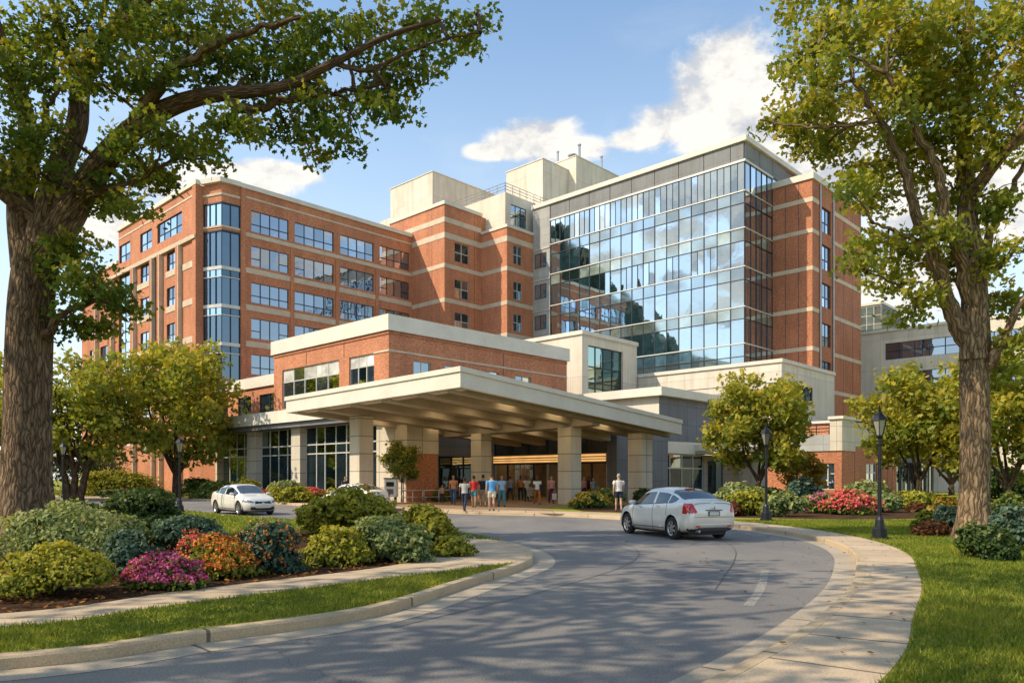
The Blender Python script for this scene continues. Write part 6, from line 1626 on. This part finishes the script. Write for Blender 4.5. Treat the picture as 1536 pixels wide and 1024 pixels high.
def rings(mb, rs, n=14):
    """loft of ellipses (x, y, z, rx, ry)"""
    o = len(mb.v)
    for (x, y, z, rx, ry) in rs: mb.v += [(x + rx * math.cos(2 * math.pi * k / n), y + ry * math.sin(2 * math.pi * k / n), z) for k in range(n)]
    for i in range(len(rs) - 1): mb.f += [(o + i * n + k, o + i * n + (k + 1) % n, o + (i + 1) * n + (k + 1) % n, o + (i + 1) * n + k) for k in range(n)]
    mb.f += [tuple(o + k for k in range(n - 1, -1, -1)), tuple(o + (len(rs) - 1) * n + k for k in range(n))]
def skeleton(stride, arm, female, bend=0.0):
    """joints of a figure 1.75 m tall, facing -y"""
    sk = {}
    for sg, ph in ((1, 1), (-1, -1)):
        hip = Vector((sg * .095, 0, .92)); a = stride * ph
        knee = hip + Vector((sg * .005, -math.sin(a) * .44, -math.cos(a) * .44)); b_ = a - (abs(stride) * .9 if a < 0 else abs(stride) * .15)
        ank = knee + Vector((0, -math.sin(b_) * .42, -math.cos(b_) * .42)); sk[('leg', sg)] = (hip, knee, ank)
        sh = Vector((sg * (.175 if female else .195), .01, 1.42)); aa = -arm * ph
        el = sh + Vector((sg * .055, -math.sin(aa) * .28, -math.cos(aa) * .28)); f_ = aa + .25 + abs(arm) * .5 + bend
        wr = el + Vector((sg * .01, -math.sin(f_) * .25, -math.cos(f_) * .25)); sk[('arm', sg)] = (sh, el, wr)
    mz = min(sk[('leg', 1)][2].z, sk[('leg', -1)][2].z); sk['drop'] = mz - .075
    return sk
def person_mesh(stride, arm, female, bend):
    key = (stride, arm, female, bend)
    if key in PEOPLE_CACHE: return PEOPLE_CACHE[key]
    sk = skeleton(stride, arm, female, bend); w = .92 if female else 1.0
    def torso(mb, g_=0.0, z0=.86, z1=1.46):
        R_ = [(0, .0, .86, .165, .12), (0, .0, .93, .172 / w ** .5, .125), (0, -.005, 1.05, .145 * w, .108), (0, -.01, 1.2, .165 * w, .118), (0, -.005, 1.33, .185 * w, .118), (0, .01, 1.42, .175 * w, .095), (0, .015, 1.47, .09, .065)]
        R_ = [r for r in R_ if z0 - .02 <= r[2] <= z1 + .02]
        rings(mb, [(x, y, z, rx + g_, ry + g_) for x, y, z, rx, ry in R_])
    def limb(mb, p, rad, g_=0.0, upto=9):
        pts = []; rr = []
        for i in range(len(p) - 1):
            for t in (0, .33, .66):
                if i + t < upto: pts.append(p[i].lerp(p[i + 1], t)); rr.append(rad[i] + (rad[i + 1] - rad[i]) * t + (.008 if t == .33 else 0) + g_)
        if upto >= len(p) - 1: pts.append(p[-1]); rr.append(rad[-1] + g_)
        mb.tube(pts, rr, 10)
    b = MB(); torso(b)
    rings(b, [(0, .015, 1.44, .062, .062), (0, .005, 1.50, .055, .056), (0, -.002, 1.56, .055, .06)])
    H = [(0, -.01, 1.515, .03, .03), (0, -.022, 1.535, .052, .06), (0, -.012, 1.57, .066, .083), (0, -.005, 1.62, .076, .095), (0, 0, 1.67, .078, .099), (0, .004, 1.71, .070, .088), (0, .006, 1.74, .045, .056), (0, .006, 1.752, .015, .02)]
    rings(b, H)
    b.tube([(0, -.09, 1.645), (0, -.118, 1.615), (0, -.10, 1.605)], [.012, .017, .012], 6)
    for sg in (1, -1): b.tube([(sg * .078, .01, 1.655), (sg * .088, .014, 1.635), (sg * .08, .01, 1.605)], [.012, .018, .01], 6)
    for sg in (1, -1):
        limb(b, sk[('leg', sg)], (.088, .056, .038)); limb(b, sk[('arm', sg)], (.052, .040, .027))
        sh, el, wr = sk[('arm', sg)]; d = (wr - el).normalized()
        b.tube([wr, wr + d * .05, wr + d * .095], [.028, .036, .03], 8, squash=.55)
        an = sk[('leg', sg)][2]; b.tube([an + Vector((0, .03, -.035)), an + Vector((0, -.06, -.045)), an + Vector((0, -.15, -.052))], [.042, .04, .026], 8)
    body = remeshed(b, .0135, 'body', 'skin_light', 2)
    # fingers, rooted in the palm
    bm = bmesh.new(); bm.from_mesh(body)
    for sg in (1, -1):
        sh, el, wr = sk[('arm', sg)]; d = (wr - el).normalized(); side = Vector((0, 1, 0)); side = (side - d * side.dot(d)).normalized(); inn = Vector((-sg, 0, 0))
        for q, ln in zip((-.026, -.009, .009, .026), (.07, .08, .075, .058)):
            p0 = wr + d * .085 + side * q; f = MB().tube([p0, p0 + d * ln * .5 + inn * .008, p0 + d * ln + inn * .03], [.0095, .0085, .006], 6)
            vs = [bm.verts.new(v) for v in f.v]; [bm.faces.new([vs[i] for i in fc]) for fc in f.f]
        p0 = wr + d * .035 - side * .026; f = MB().tube([p0, p0 + d * .03 - side * .025 + inn * .01, p0 + d * .065 - side * .03 + inn * .02], [.012, .011, .007], 6)
        vs = [bm.verts.new(v) for v in f.v]; [bm.faces.new([vs[i] for i in fc]) for fc in f.f]
    for f in bm.faces: f.smooth = True
    bm.to_mesh(body); bm.free()
    s_ = MB(); torso(s_, .018, .93, 1.42)
    for sg in (1, -1): limb(s_, sk[('arm', sg)], (.060, .052, .03), .014, .75)
    shirt = remeshed(s_, .015, 'shirt', 'c_white', 2)
    def legwear(upto, g_):
        m_ = MB(); torso(m_, .016, .86, .97)
        for sg in (1, -1): limb(m_, sk[('leg', sg)], (.094, .062, .046), g_, upto)
        return remeshed(m_, .015, 'trousers', 'c_navy', 2)
    hb = MB()
    rings(hb, [(0, .03, 1.585, .05, .05), (0, .026, 1.62, .076, .078), (0, .02, 1.67, .086, .09), (0, .012, 1.71, .080, .092), (0, .008, 1.745, .056, .066), (0, .008, 1.768, .02, .026)])
    hair = remeshed(hb, .014, 'hair', 'hair_black', 2)
    hl = MB(); rings(hl, [(0, .075, 1.40, .06, .025), (0, .07, 1.48, .085, .04), (0, .045, 1.58, .092, .065), (0, .026, 1.63, .09, .08), (0, .016, 1.68, .09, .094), (0, .01, 1.72, .082, .095), (0, .008, 1.752, .056, .066), (0, .008, 1.775, .02, .026)])
    hairl = remeshed(hl, .014, 'hair', 'hair_black', 2)
    so_ = MB()
    for sg in (1, -1):
        an = sk[('leg', sg)][2]; so_.tube([an + Vector((0, .055, -.045)), an + Vector((0, .0, -.04)), an + Vector((0, -.10, -.05)), an + Vector((0, -.185, -.058))], [.035, .048, .045, .028], 8)
    shoes = so_.mesh('shoes', 'shoe', True)
    ey = MB()
    for sg in (1, -1): ey.lathe([(.002, -.009), (.010, 0), (.002, .009)], (sg * .03, -.093, 1.64), 6)
    eyes = ey.mesh('eyes', 'hair_black')
    PEOPLE_CACHE[key] = dict(body=body, shirt=shirt, trousers=legwear(9, .012), shorts=legwear(.95, .022), hair=hair, hairl=hairl, shoes=shoes, eyes=eyes, drop=sk['drop'])
    return PEOPLE_CACHE[key]
def person(px, Y, face, lab, shirt, legs, lc, hair, skin, H=1.75, stride=.22, arm=.25, female=False, long=False, shoe='shoe', bend=0.0, z=.13, group=None):
    m = person_mesh(stride, arm, female, bend); k = 1.05 * H / 1.75
    p = at(px, 700, Y)
    r = empty('person', (p.x, p.y, z - m['drop'] * k), R(face), lab, 'person', group); r.scale = (k,) * 3
    for nm, key, mt in (('body', 'body', skin), ('shirt', 'shirt', shirt), (legs, legs, lc), ('hair', 'hairl' if long else 'hair', hair), ('shoes', 'shoes', shoe), ('eyes', 'eyes', 'hair_black')):
        o = link_mesh(nm, m[key], r); o.material_slots[0].link = 'OBJECT'; o.material_slots[0].material = M[mt]
    return r
person(697, 38.2, 160, 'person in grey tee and dark trousers, nearest the kerb, left of the red top', 'c_grey', 'trousers', 'c_navy', 'hair_black', 'skin_dark', 1.62)
person(711, 43.5, 175, 'person in a red top and teal shorts seen from behind', 'c_red', 'shorts', 'c_teal', 'hair_brown', 'skin_tan', 1.72, female=True)
person(724.5, 44.5, 190, 'person in a black tee and khaki shorts, seen from behind', 'c_black', 'shorts', 'c_khaki', 'hair_black', 'skin_tan', 1.78)
person(737.5, 38.8, 182, 'person in a bright blue tee and cream shorts, seen from behind', 'c_blue', 'shorts', 'c_cream', 'hair_brown', 'skin_light', 1.77, stride=.12)
person(752.5, 44.2, 20, 'person in a pale blue tee and dark teal trousers, walking towards the viewer', 'c_paleblue', 'trousers', 'c_teal', 'hair_brown', 'skin_tan', 1.76, female=True, long=True)
person(680, 48.5, 0, 'person in an orange top and jeans walking out, left of the group', 'c_orange', 'trousers', 'c_jeans', 'hair_brown', 'skin_tan', 1.78, female=True, long=True)
person(806, 48.0, 10, 'person in a white top and rust trousers in mid stride by the front column', 'c_white', 'trousers', 'c_rust', 'hair_black', 'skin_dark', 1.76, stride=.34, female=True)
person(790, 55.2, 5, 'person in a grey tee pushing the stroller at the doors', 'c_grey', 'trousers', 'c_navy', 'hair_black', 'skin_dark', 1.74, stride=.12, arm=.0, bend=.9, z=.14)
person(827, 51.5, 15, 'person in a pink top half hidden by the front right column', 'c_pink', 'trousers', 'c_maroon', 'hair_brown', 'skin_light', 1.74, stride=.12, female=True, long=True)
person(631, 54.2, 30, 'person in a slate blue top standing behind the metal rail', 'c_slate', 'trousers', 'c_navy', 'hair_black', 'skin_dark', 1.76, stride=.12)
person(557, 51.0, 120, 'person in a maroon top left of the white kiosk', 'c_maroon', 'trousers', 'c_black', 'hair_black', 'skin_tan', 1.72, stride=.12)
person(663, 52.5, 40, 'small child in pink by the end of the metal rail', 'c_pink', 'trousers', 'c_navy', 'hair_brown', 'skin_light', 1.12, stride=.12)
person(928, 38.0, 185, 'person in a white tee and navy shorts, back turned, left of the silver car', 'c_white', 'shorts', 'c_navy', 'hair_grey', 'skin_light', 1.78, stride=.12)
person(876, 58.5, 20, 'person in a pink top between the columns, leftmost of three at the doors', 'c_pink', 'trousers', 'c_navy', 'hair_fair', 'skin_light', 1.70, stride=.12, female=True, long=True)
person(883, 59.5, -10, 'person in a maroon top, middle of three at the doors', 'c_maroon', 'trousers', 'c_black', 'hair_black', 'skin_tan', 1.78, stride=.22)
person(890, 58.2, 10, 'person in a pale blue top, rightmost of three at the doors', 'c_paleblue', 'trousers', 'c_khaki', 'hair_brown', 'skin_light', 1.66, stride=.22, female=True)
person(535, 54.5, 200, 'person in white beside the first canopy column, left one of two', 'c_white', 'trousers', 'c_black', 'hair_black', 'skin_dark', 1.72, stride=.22)
person(545, 55.5, 150, 'person in grey beside the first canopy column, right one of two', 'c_grey', 'trousers', 'c_slate', 'hair_grey', 'skin_light', 1.74, stride=.12)
person(518, 54.8, 20, 'person in a navy top, leftmost on the forecourt beyond the first column', 'c_navy', 'trousers', 'c_khaki', 'hair_brown', 'skin_tan', 1.72, stride=.22, arm=.4)
person(668, 56.5, 60, 'person in a pale blue top in the shade by the dark side doors', 'c_paleblue', 'trousers', 'c_black', 'hair_black', 'skin_dark', 1.74, stride=.34, arm=.4)
person(765, 57.0, 200, 'person in a slate top walking to the doors behind the group', 'c_slate', 'trousers', 'c_navy', 'hair_black', 'skin_tan', 1.76, stride=.34, arm=.4)
person(781, 57.5, 10, 'person in a red brown top behind the stroller', 'c_rust', 'trousers', 'c_black', 'hair_black', 'skin_dark', 1.78, stride=.12, female=True)
# bags people carry
def bag(px, Y, z, w, d, h, mat, lab, rz=0):
    p = at(px, 700, Y); o = empty('bag', (p.x, p.y, z), R(rz), lab, 'bag')
    b_ = MB(); b_.prism([(-w / 2, -d / 2), (w / 2, -d / 2), (w / 2, d / 2), (-w / 2, d / 2)], 0, h * .55); b_.prism([(-w / 2, -d / 2), (w / 2, -d / 2), (w / 2, d / 2), (-w / 2, d / 2)], h * .551, h); b_.build('pouch', mat, o, bevel=.02)
    MB().tube([(-w * .3, 0, h), (-w * .2, 0, h + .16), (w * .2, 0, h + .16), (w * .3, 0, h)], .012, 6).build('handle', mat, o)
bag(831.5, 51.2, .36, .30, .14, .42, 'c_white', 'white shopping bag held by the person half behind the column')
bag(811.5, 48.05, 1.02, .2, .30, .40, 'c_black', 'dark backpack slung at the side of the white top')
bag(719, 44.3, .62, .10, .24, .28, 'c_rust', 'brown shoulder bag between the red and black tops', 20)
# stroller
p = at(796, 700, 54.3); st = empty('stroller', (p.x, p.y, .135), R(25), 'pale stroller with four small wheels in front of the glass doors', 'stroller')
MB().tube([(-.24, .30, 1.02), (-.24, -.1, .55), (-.24, -.38, .16)], .018, 6).tube([(.24, .30, 1.02), (.24, -.1, .55), (.24, -.38, .16)], .018, 6).tube([(-.24, .32, .16), (-.24, -.08, .6)], .016, 6).tube([(.24, .32, .16), (.24, -.08, .6)], .016, 6).tube([(-.24, .30, 1.02), (.24, .30, 1.02)], .02, 8).build('frame', 'pale_metal', st, smooth=True)
sb = MB(); sb.prism([(-.22, -.28), (.22, -.28), (.22, .12), (-.22, .12)], [.42, .42, .36, .36], [.48, .48, .42, .42]); sb.prism([(-.22, .10), (.22, .10), (.22, .16), (-.22, .16)], [.40] * 4, [.95] * 4); sb.build('seat', 'c_khaki', st, bevel=.01)
MB().prism([(-.23, .2), (.23, .2), (.23, -.12), (-.23, -.12)], [.82, .82, .92, .92], [.95, .95, .96, .96]).build('hood', 'c_cream', st, bevel=.02)
for x in (-.24, .24):
    for y in (-.38, .32):
        w_ = MB().lathe([(.03, -.02), (.10, -.02), (.10, .02), (.03, .02)], n=14); w_.v = [(x + c, y + a, b_ - .03) for a, b_, c in w_.v]; w_.build('wheel', 'tyre', st)
# ================================================================== SKY AND SUN
SUN_EL = R(42); 
sv = Vector((-.955, -.285, 0)).normalized()
S_dir = Vector((sv.x * math.cos(SUN_EL), sv.y * math.cos(SUN_EL), math.sin(SUN_EL)))
sd = bpy.data.lights.new('sun', 'SUN'); sd.energy = 4.9; sd.angle = R(.53); sd.color = (1, .86, .66)
so = bpy.data.objects.new('sun', sd); COL.objects.link(so); so.rotation_euler = S_dir.to_track_quat('Z', 'Y').to_euler(); so.location = (-40, -20, 60)
world = bpy.data.worlds.new('World'); scene.world = world; world.use_nodes = True
nt = world.node_tree; bg = nt.nodes['Background']
sky = nt.nodes.new('ShaderNodeTexSky'); sky.sky_type = 'NISHITA'; sky.sun_disc = False
sky.sun_elevation = SUN_EL; sky.sun_rotation = math.atan2(S_dir.x, S_dir.y)
sky.air_density = 1.25; sky.dust_density = .6; sky.ozone_density = 1.6
geo = nt.nodes.new('ShaderNodeTexCoord'); d = geo.outputs['Generated']
sx = nt.nodes.new('ShaderNodeSeparateXYZ'); nt.links.new(d, sx.inputs[0])
X, Y_, Z = sx.outputs
# cumulus: patches of cloud set in the sky by bearing and height, with ragged noise edges
def blob_density(vec):
    s3 = nt.nodes.new('ShaderNodeSeparateXYZ'); nt.links.new(vec, s3.inputs[0])
    az = math_n(nt, 'ARCTAN2', s3.outputs[0], s3.outputs[1]); el = math_n(nt, 'ARCSINE', s3.outputs[2])
    best = None
    for kind, (px, py, rx, ry) in [('px', c) for c in CLOUDS] + [('deg', c) for c in SIDE]:
        if kind == 'px':
            v = Vector(((px - 768) / 1138, 1, (718 - py) / 1138)).normalized()
            a0 = math.atan2(v.x, v.y); e0 = math.asin(v.z); ca = rx / 1138 * math.cos(a0); ce = ry / 1138 * math.cos(e0)
        else: a0, e0, ca, ce = R(px), R(py), R(rx), R(ry)
        da = math_n(nt, 'DIVIDE', math_n(nt, 'SUBTRACT', az, a0), ca); de = math_n(nt, 'DIVIDE', math_n(nt, 'SUBTRACT', el, e0), ce)
        r2 = math_n(nt, 'ADD', math_n(nt, 'MULTIPLY', da, da), math_n(nt, 'MULTIPLY', de, de))
        f = math_n(nt, 'SUBTRACT', 1.0, math_n(nt, 'SQRT', r2))
        best = f if best is None else math_n(nt, 'SMOOTH_MAX', best, f, .25)
    return best
CLOUDS = [(1095, 100, 88, 72), (1060, 150, 80, 56), (1140, 160, 95, 70), (1010, 182, 75, 40), (960, 208, 60, 20), (1190, 210, 90, 50), (1085, 205, 95, 30), (815, 205, 70, 38), (780, 216, 62, 26), (860, 222, 70, 22), (735, 228, 40, 14), (350, 268, 110, 26), (430, 260, 75, 18), (260, 285, 90, 26), (150, 320, 100, 50), (1330, 420, 140, 70), (1280, 250, 120, 70), (1450, 300, 150, 90)]
# the same kind of cloud to the left and right of the viewer, mirrored in the glass fronts: bearing, height, half widths in degrees
SIDE = [(-109.5, 21, 3.2, 2.2), (-106, 19.6, 3.5, 1.7), (-102.5, 20.4, 3, 1.5), (-107.5, 15.8, 2.6, .9), (-104.5, 14.4, 2, .7), (-108, 11.8, 2.6, 1.1), (-99.5, 18.2, 2, 1.2), (-110.5, 18.5, 3, 2.4), (-104.5, 17.6, 2.6, 1.2), (-100.5, 16, 2, .8), (-109.5, 14, 2, 1.4), (97, 18, 5, 1.2), (103, 15.5, 4, 1.0), (93, 13.5, 5, .9), (100, 11.5, 5, .8), (108, 19, 4, 1.3), (112, 13, 5, 1.2)]
n1 = N(nt, 'ShaderNodeTexNoise', inp={'Scale': 11, 'Detail': 9, 'Roughness': .62, 'Distortion': .25}); nt.links.new(scaled(nt, d, (1, 1, 1.5)), n1.inputs['Vector'])
nz = math_n(nt, 'SUBTRACT', n1.outputs['Fac'], .5)
den = math_n(nt, 'ADD', blob_density(d), math_n(nt, 'MULTIPLY', nz, 1.9))
m1 = N(nt, 'ShaderNodeMapRange', interpolation_type='SMOOTHSTEP', inp={'From Min': -.04, 'From Max': .46}); nt.links.new(den, m1.inputs[0])
cum = m1.outputs[0]
# high broken cloud elsewhere, mostly behind the viewer (seen only as reflections in the glass)
n2 = N(nt, 'ShaderNodeTexNoise', inp={'Scale': 2.6, 'Detail': 9, 'Roughness': .58, 'Distortion': .4}); nt.links.new(scaled(nt, d, (1, 1, 2.4)), n2.inputs['Vector'])
back = N(nt, 'ShaderNodeMapRange', interpolation_type='SMOOTHSTEP', inp={'From Min': .25, 'From Max': -.15}); nt.links.new(Y_, back.inputs[0])
m2 = N(nt, 'ShaderNodeMapRange', interpolation_type='SMOOTHSTEP', inp={'From Min': .52, 'From Max': .66}); nt.links.new(n2.outputs['Fac'], m2.inputs[0])
wisp = N(nt, 'ShaderNodeMapRange', interpolation_type='SMOOTHSTEP', inp={'From Min': .48, 'From Max': .78, 'To Max': .28}); nt.links.new(n2.outputs['Fac'], wisp.inputs[0])
backc = math_n(nt, 'MULTIPLY', m2.outputs[0], back.outputs[0])
cov = math_n(nt, 'MAXIMUM', math_n(nt, 'MAXIMUM', cum, backc), wisp.outputs[0], clamp=True)
shade = N(nt, 'ShaderNodeTexNoise', inp={'Scale': 11, 'Detail': 6, 'Roughness': .6}); off = N(nt, 'ShaderNodeVectorMath', operation='ADD'); off.inputs[1].default_value = (-.03, 0, .035)
nt.links.new(d, off.inputs[0]); nt.links.new(scaled(nt, off.outputs[0], (1, 1, 1.5)), shade.inputs['Vector'])
lit = math_n(nt, 'ADD', math_n(nt, 'MULTIPLY', math_n(nt, 'SUBTRACT', n1.outputs['Fac'], shade.outputs['Fac']), 2.6), .56)
ccol = ramp(nt, lit, [(.28, (4.3, 4.5, 4.9)), (.5, (6.0, 5.9, 5.7)), (.72, (7.1, 6.85, 6.4))])
skyc = mixcol(nt, 1, sky.outputs[0], (1.46, 1.52, 1.52), 'MULTIPLY')
hz = N(nt, 'ShaderNodeMapRange', interpolation_type='SMOOTHSTEP', inp={'From Min': .58, 'From Max': .04, 'To Max': .58}); nt.links.new(Z, hz.inputs[0])
skyc = mixcol(nt, hz.outputs[0], skyc, (6.6, 7.4, 7.9))
nt.links.new(mixcol(nt, cov, skyc, ccol), bg.inputs['Color'])
bg.inputs['Strength'].default_value = .15
